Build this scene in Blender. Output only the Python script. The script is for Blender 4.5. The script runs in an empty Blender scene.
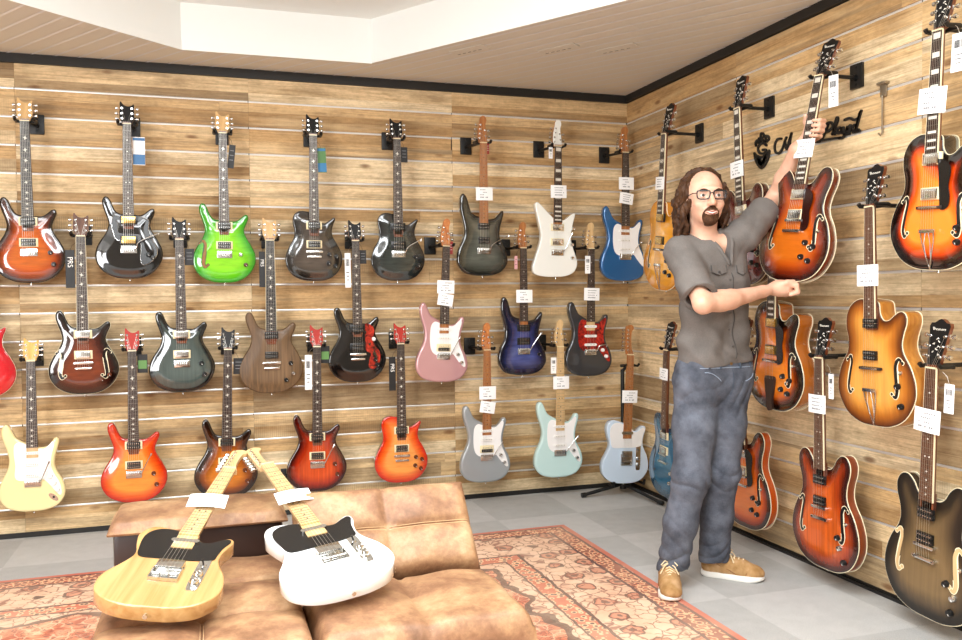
import bpy, bmesh, math, random
import numpy as np
from mathutils import Vector, Matrix, Euler
from mathutils.geometry import delaunay_2d_cdt
from math import sin, cos, pi, radians, sqrt, atan2

random.seed(7)
SC = bpy.context.scene
COL = SC.collection

# ------------------------------------------------------------------ helpers
class MB:
    """collects shapes, then links them as one mesh object"""
    def __init__(s):
        s.v = []; s.f = []; s.m = []
    def add(s, verts, faces, mi=0):
        o = len(s.v)
        s.v.extend([tuple(p) for p in verts])
        for f in faces:
            s.f.append(tuple(i + o for i in f)); s.m.append(mi)
    def box(s, c, d, mi=0, R=None, bev=0.0):
        hx, hy, hz = d[0]/2, d[1]/2, d[2]/2
        if bev > 0:
            b = min(bev, hx*.9, hy*.9, hz*.9)
            bm = bmesh.new(); bmesh.ops.create_cube(bm, size=1)
            for q in bm.verts: q.co = Vector((q.co.x*d[0], q.co.y*d[1], q.co.z*d[2]))
            bmesh.ops.bevel(bm, geom=list(bm.edges), offset=b, segments=2, affect='EDGES', profile=.6)
            bm.verts.index_update()
            P = [q.co.copy() for q in bm.verts]; F = [[q.index for q in f.verts] for f in bm.faces]; bm.free()
        else:
            P = [Vector((x, y, z)) for x in (-hx, hx) for y in (-hy, hy) for z in (-hz, hz)]
            F = [(0,1,3,2),(4,6,7,5),(0,4,5,1),(2,3,7,6),(0,2,6,4),(1,5,7,3)]
        if R is not None: P = [R @ p for p in P]
        s.add([p + Vector(c) for p in P], F, mi)
    def prism(s, poly, h0, h1, mi=0, shear=None, top=None):
        """poly in (x,z); extruded along depth from height h0 to h1 (height = -y)"""
        n = len(poly); sh = shear or (lambda x, z: 0.0)
        a = sum(poly[i][0]*poly[(i+1) % n][1]-poly[(i+1) % n][0]*poly[i][1] for i in range(n))
        if a < 0: poly = poly[::-1]
        P = [(x, -(h0+sh(x, z)), z) for x, z in poly] + [(x, -(h1+sh(x, z)), z) for x, z in poly]
        s.add(P, [tuple(range(n, 2*n))], mi if top is None else top)
        s.add(P, [tuple(range(n))[::-1]] + [(i, (i+1) % n, n+(i+1) % n, n+i) for i in range(n)], mi)
    def cyl(s, a, b, r0, r1=None, n=12, mi=0, cap=True):
        a = Vector(a); b = Vector(b); r1 = r0 if r1 is None else r1
        d = (b-a).normalized(); u = d.orthogonal().normalized(); w = d.cross(u)
        P = []
        for p, r in ((a, r0), (b, r1)):
            for i in range(n):
                t = 2*pi*i/n; P.append(p + u*(r*cos(t)) + w*(r*sin(t)))
        F = [(i, (i+1) % n, n+(i+1) % n, n+i) for i in range(n)]
        if cap: F += [tuple(range(n))[::-1], tuple(range(n, 2*n))]
        s.add(P, F, mi)
    def tube(s, pts, r, n=8, mi=0, closed=False, flat=None):
        pts = [Vector(p) for p in pts]; k = len(pts)
        rr = r if hasattr(r, '__len__') else [r]*k
        P = []; u = None
        for i in range(k):
            if closed: t = pts[(i+1) % k]-pts[i-1]
            else: t = pts[min(i+1, k-1)]-pts[max(i-1, 0)]
            t.normalize()
            if u is None: u = t.orthogonal().normalized()
            else:
                u = u - t*u.dot(t)
                u = u.normalized() if u.length > 1e-6 else t.orthogonal().normalized()
            w = t.cross(u)
            for j in range(n):
                a = 2*pi*j/n
                q = u*(rr[i]*cos(a)) + w*(rr[i]*sin(a))
                P.append(pts[i]+q)
        F = []
        for i in range(k if closed else k-1):
            for j in range(n):
                i2 = (i+1) % k
                F.append((i*n+j, i*n+(j+1) % n, i2*n+(j+1) % n, i2*n+j))
        if not closed: F += [tuple(range(n))[::-1], tuple(range((k-1)*n, k*n))]
        s.add(P, F, mi)
    def lathe(s, prof, c, axis='z', n=20, mi=0):
        P = []; c = Vector(c)
        for r, h in prof:
            for j in range(n):
                a = 2*pi*j/n
                q = (r*cos(a), r*sin(a), h) if axis == 'z' else ((r*cos(a), -h, r*sin(a)) if axis == 'y' else (h, r*cos(a), r*sin(a)))
                P.append(c+Vector(q))
        F = []
        for i in range(len(prof)-1):
            for j in range(n):
                F.append((i*n+j, i*n+(j+1) % n, (i+1)*n+(j+1) % n, (i+1)*n+j))
        F += [tuple(range(n))[::-1], tuple(range((len(prof)-1)*n, len(prof)*n))]
        s.add(P, F, mi)
    def mesh(s, name, mats, smooth=40):
        me = bpy.data.meshes.new(name)
        me.from_pydata(s.v, [], s.f)
        for m in (mats if isinstance(mats, (list, tuple)) else [mats]): me.materials.append(m)
        me.polygons.foreach_set('material_index', s.m)
        me.update()
        bm = bmesh.new(); bm.from_mesh(me); bmesh.ops.recalc_face_normals(bm, faces=bm.faces); bm.to_mesh(me); bm.free()
        if smooth:
            me.shade_smooth(); me.set_sharp_from_angle(angle=radians(smooth))
        return me
    def build(s, name, mats, parent=None, smooth=40):
        return link(name, s.mesh(name, mats, smooth), parent)

def link(name, me, parent=None):
    o = bpy.data.objects.new(name, me); COL.objects.link(o)
    if parent is not None: o.parent = parent
    return o
def tag(o, label=None, cat=None, group=None, kind=None):
    if label: o['label'] = label
    if cat: o['category'] = cat
    if group: o['group'] = group
    if kind: o['kind'] = kind
    return o
def thing(name, label, cat, loc=(0, 0, 0), rot=(0, 0, 0), group=None):
    o = bpy.data.objects.new(name, None); COL.objects.link(o)
    o.empty_display_size = .05
    o.location = loc; o.rotation_euler = rot
    return tag(o, label, cat, group)
def crom(pts, n, closed=False):
    """Catmull-Rom resample"""
    P = [Vector(p) for p in pts]; k = len(P); out = []
    segs = k if closed else k-1
    for i in range(segs):
        if closed: a, b, c, d = P[i-1], P[i], P[(i+1) % k], P[(i+2) % k]
        else: a, b, c, d = P[max(i-1, 0)], P[i], P[i+1], P[min(i+2, k-1)]
        for j in range(n):
            t = j/n
            out.append(.5*((2*b)+(c-a)*t+(2*a-5*b+4*c-d)*t*t+(3*b-a-3*c+d)*t**3))
    if not closed: out.append(P[-1].copy())
    return out
def xy(pts, n=6, closed=True):
    return [(p.x, p.y) for p in crom([(x, y, 0) for x, y in pts], n, closed)]

# ------------------------------------------------------------------ materials
MATS = {}
def srgb(h):
    if isinstance(h, str):
        h = h.lstrip('#'); c = [int(h[i:i+2], 16)/255 for i in (0, 2, 4)]
    else: c = h
    return tuple(((x/12.92) if x <= .04045 else ((x+.055)/1.055)**2.4) for x in c)+(1.0,)
def newmat(name):
    m = bpy.data.materials.new(name); m.use_nodes = True
    nt = m.node_tree; nt.nodes.clear()
    out = nt.nodes.new('ShaderNodeOutputMaterial'); b = nt.nodes.new('ShaderNodeBsdfPrincipled')
    nt.links.new(b.outputs[0], out.inputs[0])
    return m, nt, b
def plain(name, col, rough=.5, metal=0.0, coat=0.0, var=0.0, vs=20, spec=None):
    if name in MATS: return MATS[name]
    m, nt, b = newmat(name)
    c = srgb(col)
    b.inputs['Base Color'].default_value = c; b.inputs['Roughness'].default_value = rough
    b.inputs['Metallic'].default_value = metal; b.inputs['Coat Weight'].default_value = coat
    b.inputs['Coat Roughness'].default_value = .04
    if spec is not None: b.inputs['Specular IOR Level'].default_value = spec
    if var > 0:
        n = noise(nt, vs, 4); mx = mix(nt, n, [x*(1-var) for x in c[:3]]+[1], [min(1, x*(1+var)) for x in c[:3]]+[1])
        nt.links.new(mx, b.inputs['Base Color'])
    MATS[name] = m
    return m
def node(nt, t, **kw):
    n = nt.nodes.new(t)
    for k, v in kw.items(): setattr(n, k, v)
    return n
def coord(nt, scale=(1, 1, 1), rot=(0, 0, 0), src=None, loc=(0, 0, 0)):
    mp = node(nt, 'ShaderNodeMapping'); mp.inputs['Scale'].default_value = scale; mp.inputs['Rotation'].default_value = rot
    mp.inputs['Location'].default_value = loc
    if src is None:
        tc = node(nt, 'ShaderNodeTexCoord'); src = tc.outputs['Object']
    nt.links.new(src, mp.inputs[0]); return mp.outputs[0]
def noise(nt, scale, detail=3, vec=None, rough=.55, dist=0):
    n = node(nt, 'ShaderNodeTexNoise'); n.inputs['Scale'].default_value = scale; n.inputs['Detail'].default_value = detail
    n.inputs['Roughness'].default_value = rough; n.inputs['Distortion'].default_value = dist
    if vec is None: vec = coord(nt)
    nt.links.new(vec, n.inputs['Vector']); return n.outputs['Fac']
def ramp(nt, fac, stops, interp='LINEAR'):
    r = node(nt, 'ShaderNodeValToRGB'); cr = r.color_ramp; cr.interpolation = interp
    while len(cr.elements) < len(stops): cr.elements.new(.5)
    for e, (p, c) in zip(cr.elements, stops):
        e.position = p; e.color = srgb(c) if isinstance(c, str) else (c if len(c) == 4 else tuple(c)+(1,))
    nt.links.new(fac, r.inputs[0]); return r.outputs[0]
def mix(nt, fac, a, b, mode='MIX'):
    n = node(nt, 'ShaderNodeMix', data_type='RGBA', blend_type=mode)
    for v, i in ((fac, 0), (a, 6), (b, 7)):
        if hasattr(v, 'is_linked') or hasattr(v, 'links'): nt.links.new(v, n.inputs[i])
        elif i == 0: n.inputs[0].default_value = v
        else: n.inputs[i].default_value = srgb(v) if isinstance(v, str) else tuple(v)
    return n.outputs[2]
def mth(nt, op, a, b=None, c=None, clamp=False):
    n = node(nt, 'ShaderNodeMath', operation=op); n.use_clamp = clamp
    for i, v in enumerate((a, b, c)):
        if v is None: continue
        if hasattr(v, 'links'): nt.links.new(v, n.inputs[i])
        else: n.inputs[i].default_value = v
    return n.outputs[0]
def bump(nt, b, h, strength=.3, dist=.01):
    n = node(nt, 'ShaderNodeBump'); n.inputs['Strength'].default_value = strength; n.inputs['Distance'].default_value = dist
    nt.links.new(h, n.inputs['Height']); nt.links.new(n.outputs[0], b.inputs['Normal'])
def attr(nt, name, out='Fac'):
    a = node(nt, 'ShaderNodeAttribute'); a.attribute_name = name; return a.outputs[out]

def paint_top(name, stops, grain=None, rough=.12, coat=1.0, metal=0.0, amt=.35):
    """guitar top: colour by distance from the rim (a painted burst) and wood figure under the lacquer"""
    if name in MATS: return MATS[name]
    m, nt, b = newmat(name)
    if len(stops) == 1: col = None
    else:
        d = mth(nt, 'MULTIPLY', attr(nt, 'edge'), 10.0)
        d = mth(nt, 'ADD', d, mth(nt, 'MULTIPLY', mth(nt, 'SUBTRACT', noise(nt, 9, 2), .5), .14))
        col = ramp(nt, d, stops)
    if grain:
        if grain == 'flame': g = noise(nt, 1, 3, coord(nt, (9, 9, 75)), dist=.6)
        elif grain == 'quilt': g = noise(nt, 1, 3, coord(nt, (28, 28, 60)), dist=1.0)
        elif grain == 'stripe': g = noise(nt, 1, 2, coord(nt, (110, 110, 2.0)))
        else: g = noise(nt, 1, 4, coord(nt, (70, 70, 2.2)), dist=.4)
        k = ramp(nt, g, [(.3, (1-amt,)*3), (.7, (1+amt*.25,)*3)])
        base = col if col is not None else tuple(srgb(stops[0][1]))
        col = mix(nt, 1.0, base, k, 'MULTIPLY')
    if col is None: b.inputs['Base Color'].default_value = srgb(stops[0][1])
    else: nt.links.new(col, b.inputs['Base Color'])
    b.inputs['Roughness'].default_value = rough; b.inputs['Coat Weight'].default_value = coat
    b.inputs['Coat Roughness'].default_value = .03; b.inputs['Metallic'].default_value = metal
    MATS[name] = m; return m
def wood(name, c0, c1, scale=(60, 60, 3), rough=.45, coat=0.0):
    if name in MATS: return MATS[name]
    m, nt, b = newmat(name)
    g = noise(nt, 1, 4, coord(nt, scale), dist=.5)
    nt.links.new(ramp(nt, g, [(.3, c0), (.7, c1)]), b.inputs['Base Color'])
    b.inputs['Roughness'].default_value = rough; b.inputs['Coat Weight'].default_value = coat
    MATS[name] = m; return m

CHROME = plain('chrome', '#d9d9d6', .18, 1.0)
STEEL = plain('string_steel', '#cfcac0', .3, .9)
GOLD = plain('gold_plate', '#d8b36a', .25, 1.0)
BLACKP = plain('black_plastic', '#141414', .3)
BLACKM = plain('black_metal', '#151514', .42, .2)
CREAMP = plain('cream_plastic', '#e8d9b0', .4)
WHITEP = plain('white_plastic', '#f3f0ea', .35)
PEARL = plain('pearl', '#ded9cc', .25, coat=.5)
FRETM = plain('fret_wire', '#8a8275', .5, .8)
CARD = plain('white_card', '#f4f4f2', .7)
PRINT = plain('print_grey', '#8a8a8c', .8)
PRINTK = plain('print_black', '#202022', .8)
BLKCARD = plain('black_card', '#161617', .5)
ROSEW = wood('rosewood', '#21140e', '#3e271c')
ROSEL = wood('light_rosewood', '#4a2e1e', '#6e4a34')
EBONY = wood('ebony', '#15110f', '#2a211d')
MAPLE = wood('maple', '#cda872', '#debd8c', coat=.4, rough=.3)
ROAST = wood('roasted_maple', '#94582b', '#b97a42', coat=.2, rough=.35)
MAHOG = wood('mahogany', '#5a2c18', '#7a4022', coat=.5, rough=.3)
# ------------------------------------------------------------------ camera
cam_d = bpy.data.cameras.new('camera'); cam = bpy.data.objects.new('camera', cam_d); COL.objects.link(cam)
YAW, PITCH, ROLL, FPX = 0.3130192, -0.0272291, -0.0103499, 850.145
fw = Vector((sin(YAW)*cos(PITCH), cos(YAW)*cos(PITCH), sin(PITCH)))
r0 = Vector((cos(YAW), -sin(YAW), 0)); u0 = r0.cross(fw)
rr_ = r0*cos(ROLL)+u0*sin(ROLL); uu_ = u0*cos(ROLL)-r0*sin(ROLL)
cam.matrix_world = Matrix(((rr_.x, uu_.x, -fw.x, -2.67501), (rr_.y, uu_.y, -fw.y, -5.08484), (rr_.z, uu_.z, -fw.z, 1.26982), (0, 0, 0, 1)))
cam_d.sensor_width = 36; cam_d.lens = FPX*36/962; cam_d.clip_start = .05
SC.camera = cam

H = 2.585          # soffit height
XL, YF = -6.4, -7.2
GZ = [.154+.15*k for k in range(16)]     # grooves of the slat walls

# ------------------------------------------------------------------ reclaimed-wood slat wall
def pallet_wood():
    m, nt, b = newmat('reclaimed_boards')
    bp = attr(nt, 'bp', 'Vector'); tone = attr(nt, 'tone', 'Vector')
    sx = node(nt, 'ShaderNodeSeparateXYZ'); nt.links.new(tone, sx.inputs[0])
    t, saw, gr = sx.outputs[0], sx.outputs[1], sx.outputs[2]
    base = ramp(nt, t, [(0, '#ac8a5e'), (.18, '#caa674'), (.45, '#dcbd8e'), (.74, '#ebd6b0'), (.88, '#bea680'), (1, '#937856')])
    grain = noise(nt, 1, 5, coord(nt, (2.2, 2.2, 55), src=bp), rough=.6, dist=.7)
    c = mix(nt, 1.0, base, ramp(nt, grain, [(.3, (.66, .60, .52)), (.48, (.98, .97, .96)), (.72, (1.14, 1.13, 1.12))]), 'MULTIPLY')
    blot = noise(nt, 1, 5, coord(nt, (2.6, 2.6, 9), src=bp), rough=.65)
    mot = noise(nt, 1, 3, coord(nt, (30, 30, 60), src=bp, loc=(2, 6, 1)), rough=.7)
    c = mix(nt, 1.0, c, ramp(nt, mot, [(.35, (.86, .84, .81)), (.6, (1.04, 1.04, 1.04))]), 'MULTIPLY')
    fine = noise(nt, 1, 4, coord(nt, (3.5, 3.5, 150), src=bp, loc=(5, 2, 8)), rough=.65, dist=.4)
    c = mix(nt, 1.0, c, ramp(nt, fine, [(.32, (.74, .70, .64)), (.5, (1, 1, 1)), (.7, (1.08, 1.08, 1.07))]), 'MULTIPLY')
    c = mix(nt, mth(nt, 'MULTIPLY', ramp(nt, blot, [(.48, (0, 0, 0)), (.68, (1, 1, 1))]), .62), c, '#7f6442', 'MIX')
    pale = noise(nt, 1, 3, coord(nt, (1.3, 1.3, 14), src=bp, loc=(3, 1, 7)))
    c = mix(nt, mth(nt, 'MULTIPLY', ramp(nt, pale, [(.52, (0, 0, 0)), (.75, (1, 1, 1))]), .6), c, '#ecd3a6', 'MIX')
    grey = noise(nt, 1, 4, coord(nt, (1.1, 1.1, 22), src=bp, loc=(9, 4, 2)), rough=.6)
    gf = mth(nt, 'MULTIPLY', ramp(nt, grey, [(.48, (0, 0, 0)), (.62, (1, 1, 1))]), gr)
    c = mix(nt, mth(nt, 'MULTIPLY', gf, .75), c, '#7d6c55', 'MIX')
    sawn = node(nt, 'ShaderNodeTexWave', wave_type='BANDS', bands_direction='X'); sawn.inputs['Scale'].default_value = 28
    sawn.inputs['Distortion'].default_value = 3; nt.links.new(coord(nt, (1, 1, .2), src=bp), sawn.inputs[0])
    c = mix(nt, mth(nt, 'MULTIPLY', mth(nt, 'MULTIPLY', sawn.outputs['Fac'], saw), .28), c, '#6b5236', 'MIX')
    vo = node(nt, 'ShaderNodeTexVoronoi'); vo.inputs['Scale'].default_value = 1; vo.inputs['Randomness'].default_value = 1
    nt.links.new(coord(nt, (3.4, 1, 8.5), src=bp), vo.inputs['Vector'])
    kn = ramp(nt, vo.outputs['Distance'], [(.05, (1, 1, 1)), (.085, (.75, .75, .75)), (.15, (0, 0, 0))])
    c = mix(nt, mth(nt, 'MULTIPLY', kn, .75), c, '#6a3f1e', 'MIX')
    nt.links.new(c, b.inputs['Base Color']); b.inputs['Roughness'].default_value = .62
    b.inputs['Specular IOR Level'].default_value = .3
    bump(nt, b, grain, .18, .004)
    return m
WOODW = pallet_wood()
ALU = plain('aluminium_insert', '#efeeea', .38, .6)
BLKTRIM = plain('black_trim', '#1a1815', .6)
DARKSEAM = plain('dark_gap', '#2a221a', .8)

def slat_wall(name, L, frame, seams, seed):
    """boards along u from 0 to L; frame(u, depth, z) gives the world point (depth into the room)"""
    rnd = random.Random(seed)
    V = []; F = []; MI = []; BP = []; TN = []
    edges = [0.028]+GZ+[H-.05]
    g = .0063
    for k in range(len(edges)-1):
        z0 = edges[k]+(g if k else 0); z1 = edges[k+1]-(g if k < len(edges)-2 else 0)
        if rnd.random() < .8: cuts = [z0, z0+(z1-z0)*rnd.choice([.35, .5, .62]), z1]
        else: cuts = [z0, z1]
        for a, c in zip(cuts[:-1], cuts[1:]):
            u = -rnd.random()*1.0
            base = rnd.random()
            while u < L:
                w = rnd.uniform(1.0, 2.6); ua = max(u, 0); ub = min(u+w, L); u += w
                for sm in seams:
                    if ua < sm < ub: ub = sm; u = sm
                if ub-ua < .01: continue
                o = (rnd.random()*40, 0, rnd.random()*40)
                tn = (min(.999, max(0, rnd.choice([base, rnd.random()]))), rnd.random()**3 if rnd.random() < .35 else 0, rnd.random()**1.6)
                q = .0012
                i = len(V)
                dd = rnd.uniform(0, .0012)
                r = [(ua+q*.4, 0, a), (ub-q*.4, 0, a), (ub-q*.4, 0, c), (ua+q*.4, 0, c)]
                V += [frame(x, .0+dd, z) for x, y, z in r]+[frame(x, -.012, z) for x, y, z in r]
                F += [(i, i+1, i+2, i+3), (i, i+4, i+5, i+1), (i+3, i+2, i+6, i+7), (i, i+3, i+7, i+4), (i+1, i+5, i+6, i+2)]; MI += [0]*5
                for x, y, z in r+r: BP.append((x+o[0], 0, z+o[2])); TN.append(tn)
    def quad(u0, u1, d, z0, z1, mi):
        i = len(V)
        V.extend([frame(u0, d, z0), frame(u1, d, z0), frame(u1, d, z1), frame(u0, d, z1)])
        F.append((i, i+1, i+2, i+3)); MI.append(mi); BP.extend([(0, 0, 0)]*4); TN.extend([(0, 0, 0)]*4)
    for z in GZ:      # aluminium insert at the bottom of each groove, cut at the panel seams
        us = [0]+sorted(seams)+[L]
        for a, c in zip(us[:-1], us[1:]):
            q = [(-.0055, -1), (-.003, -.6), (-.0018, 0), (-.003, .6), (-.0055, 1)]; i = len(V)
            for dd, k in q: V.extend([frame(a, dd, z+k*(g+.001)), frame(c-.004, dd, z+k*(g+.001))]); BP.extend([(0, 0, 0)]*2); TN.extend([(0, 0, 0)]*2)
            for k in range(4): F.append((i+2*k, i+2*k+1, i+2*k+3, i+2*k+2)); MI.append(1)
    quad(-.04, L+.04, -.0118, 0, H+.3, 2)
    me = bpy.data.meshes.new(name); me.from_pydata([tuple(v) for v in V], [], F)
    for m in (WOODW, ALU, DARKSEAM): me.materials.append(m)
    me.polygons.foreach_set('material_index', MI)
    for nm, dat in (('bp', BP), ('tone', TN)):
        at = me.attributes.new(nm, 'FLOAT_VECTOR', 'POINT'); at.data.foreach_set('vector', np.array(dat, dtype=np.float32).ravel())
    me.update(); me.validate()
    bm = bmesh.new(); bm.from_mesh(me); bmesh.ops.recalc_face_normals(bm, faces=bm.faces); bm.to_mesh(me); bm.free()
    return tag(link(name, me), kind='structure')
tag(slat_wall('wall_back', -XL, lambda u, d, z: Vector((XL+u, -d, z)), [XL*-1-3.62, -XL-2.42, -XL-1.205], 11), 'back wall of reclaimed pallet boards with metal grooves')
tag(slat_wall('wall_right', -YF, lambda u, d, z: Vector((-d, -u, z)), [1.22, 2.44, 3.66], 23), 'right wall of reclaimed pallet boards with dark grooves')

def strip(name, a, b, mat):
    m = MB(); a = Vector(a); b = Vector(b); m.box((a+b)/2, [abs(x) for x in (b-a)], 0)
    return tag(m.build(name, mat, smooth=0), kind='structure')
strip('trim_1', (XL, -.02, H-.05), (-.0, .01, H+.004), BLKTRIM)
strip('trim_2', (-.02, YF, H-.045), (.01, 0, H+.004), BLKTRIM)
strip('baseboard_back', (XL, -.006, 0), (0, .01, .028), BLKTRIM)
strip('baseboard_right', (-.006, YF, 0), (.01, 0, .014), BLKTRIM)

# ------------------------------------------------------------------ floor of carpet tiles
def carpet():
    m, nt, b = newmat('carpet_tiles')
    ch = node(nt, 'ShaderNodeTexChecker'); ch.inputs['Scale'].default_value = 2.0
    ch.inputs['Color1'].default_value = srgb('#b3b2af'); ch.inputs['Color2'].default_value = srgb('#bfbebb')
    nt.links.new(coord(nt, loc=(.12, .05, .1)), ch.inputs[0])
    n = noise(nt, 260, 3); n2 = noise(nt, 14, 4)
    c = mix(nt, 1, ch.outputs[0], ramp(nt, n, [(.3, (.78, .78, .78)), (.7, (1.12, 1.12, 1.12))]), 'MULTIPLY')
    c = mix(nt, 1, c, ramp(nt, n2, [(.3, (.95, .95, .95)), (.7, (1.05, 1.05, 1.05))]), 'MULTIPLY')
    nt.links.new(c, b.inputs['Base Color']); b.inputs['Roughness'].default_value = .95; b.inputs['Specular IOR Level'].default_value = .1
    bump(nt, b, n, .4, .003)
    return m
m = MB(); m.add([(XL, YF, 0), (0, YF, 0), (0, 0, 0), (XL, 0, 0)], [(0, 1, 2, 3)])
m.add([(XL, YF, -.05), (0, YF, -.05), (0, 0, -.05), (XL, 0, -.05)], [(3, 2, 1, 0)])
tag(m.build('floor', carpet(), smooth=0), 'grey carpet tile floor', kind='structure')

# ------------------------------------------------------------------ ceiling: slatted soffit round a raised white tray
P1, P2 = Vector((-2.772, -.325)), Vector((-1.765, -.333))
d01 = (P1-Vector((-3.462, -.894))).normalized(); d23 = (Vector((-.940, -1.534))-P2).normalized()
TR = [P1-d01*2.6, P1, P2, P2+d23*3.1]
TR += [Vector((TR[-1].x, YF+.6)), Vector((TR[0].x, YF+.6))]
TZ = 2.83
SOFM = plain('soffit_panel', '#dfd9cc', .55, var=.03, vs=3)
SOFL = plain('soffit_joint', '#ffffff', .25)
WHITEC = plain('white_ceiling', '#eef1ee', .7)
def clip_half(poly, n, d):
    out = []
    for i in range(len(poly)):
        a, b = poly[i], poly[(i+1) % len(poly)]
        da, db = a.dot(n)-d, b.dot(n)-d
        if da <= 0: out.append(a)
        if da*db < 0: out.append(a+(b-a)*(da/(da-db)))
    return out
def soffit():
    """slats run along d23; cut around the tray by triangulating room minus tray, slat by slat"""
    mb = MB(); dirn = d23; nrm = Vector((-dirn.y, dirn.x))
    outer = [Vector((XL, YF)), Vector((0, YF)), Vector((0, 0)), Vector((XL, 0))]
    verts = outer+TR; ed = [(i, (i+1) % 4) for i in range(4)]+[(4+i, 4+(i+1) % len(TR)) for i in range(len(TR))]
    r = delaunay_2d_cdt(verts, ed, [], 1, 1e-5)
    def inside(p, poly):
        c = False
        for i in range(len(poly)):
            a, b = poly[i], poly[i-1]
            if (a.y > p.y) != (b.y > p.y) and p.x < (b.x-a.x)*(p.y-a.y)/(b.y-a.y)+a.x: c = not c
        return c
    tris = []
    for f in r[2]:
        t = [r[0][i] for i in f]; ce = sum(t, Vector((0, 0)))/len(t)
        if not inside(ce, TR): tris.append(t)
    W, gap = .094, .015
    lo = min(v.dot(nrm) for v in outer); hi = max(v.dot(nrm) for v in outer)
    for t in tris:
        mb.add([(v.x, v.y, H+.004) for v in t], [(0, 1, 2)], 0)
        k = math.floor(lo/W)
        while k*W < hi:
            for a, b, z, mi in ((k*W, k*W+W-gap, H, 0), (k*W+W-gap, k*W+W, H-.0015, 1)):
                p = clip_half([Vector(v) for v in t], -nrm, -a)
                if len(p) > 2: p = clip_half(p, nrm, b)
                if len(p) > 2: mb.add([(v.x, v.y, z) for v in p], [tuple(range(len(p)))], mi)
            k += 1
    return mb
sof = soffit().build('ceiling', [SOFM, SOFL], smooth=0); tag(sof, 'slatted white soffit round a raised ceiling tray', kind='structure')
m = MB(); n = len(TR)
m.add([(p.x, p.y, H) for p in TR]+[(p.x, p.y, TZ) for p in TR], [(i, (i+1) % n, n+(i+1) % n, n+i) for i in range(n)])
m.add([(p.x, p.y, TZ) for p in TR], [tuple(range(n))])
m.build('ceiling_tray', WHITEC, smooth=0)['kind'] = 'structure'
cen = sum(TR, Vector((0, 0)))/n
for i, (a, b) in enumerate(zip(TR[:3], TR[1:4])):
    if i == 2: continue
    d = (b-a).normalized(); nn = Vector((-d.y, d.x))
    if nn.dot(cen-a) < 0: nn = -nn
    q = .006; m = MB(); aa, bb = a+nn*q, b+nn*q
    m.add([(a.x, a.y, H-.004), (b.x, b.y, H-.004), (bb.x, bb.y, H-.004), (aa.x, aa.y, H-.004), (a.x, a.y, H+.05), (b.x, b.y, H+.05), (bb.x, bb.y, H+.05), (aa.x, aa.y, H+.05)],
          [(0, 1, 2, 3), (4, 5, 6, 7), (0, 1, 5, 4), (2, 3, 7, 6), (0, 3, 7, 4), (1, 2, 6, 5)])
    tag(m.build('trim_%d' % (3+i), WHITEC, smooth=0), kind='structure')
# plain brown wall to the left of the viewer, out of view
m = MB(); m.add([(XL, YF, 0), (XL, 0, 0), (XL, 0, H+.3), (XL, YF, H+.3)], [(0, 1, 2, 3)])
tag(m.build('wall_left', plain('left_wall', '#9a8468', .8), smooth=0), kind='structure')
# flush white hatches in the soffit
for (hx, hy), lab in zip([(-1.32, -.74), (-.87, -.89), (-.57, -.98)], ['nearest to the raised tray', 'middle of the three', 'nearest to the right wall']):
    m = MB(); R = Matrix.Rotation(atan2(d23.y, d23.x), 3, 'Z')
    m.box((0, 0, 0), (.22, .075, .003), 0, bev=.001)
    t = thing('ceiling_vent', 'thin flat vent plate set in the slatted ceiling, '+lab, 'vent', (hx, hy, H-.0035), (0, 0, atan2(d23.y, d23.x)), 'vent plates in the ceiling')
    m.build('plate', SOFM, t, 0)
    m = MB()
    for k in range(5): m.box((-.09+.035*k, .030, -.0018), (.02, .004, .001), 0)
    m.build('slots', BLKTRIM, t, 0)
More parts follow.
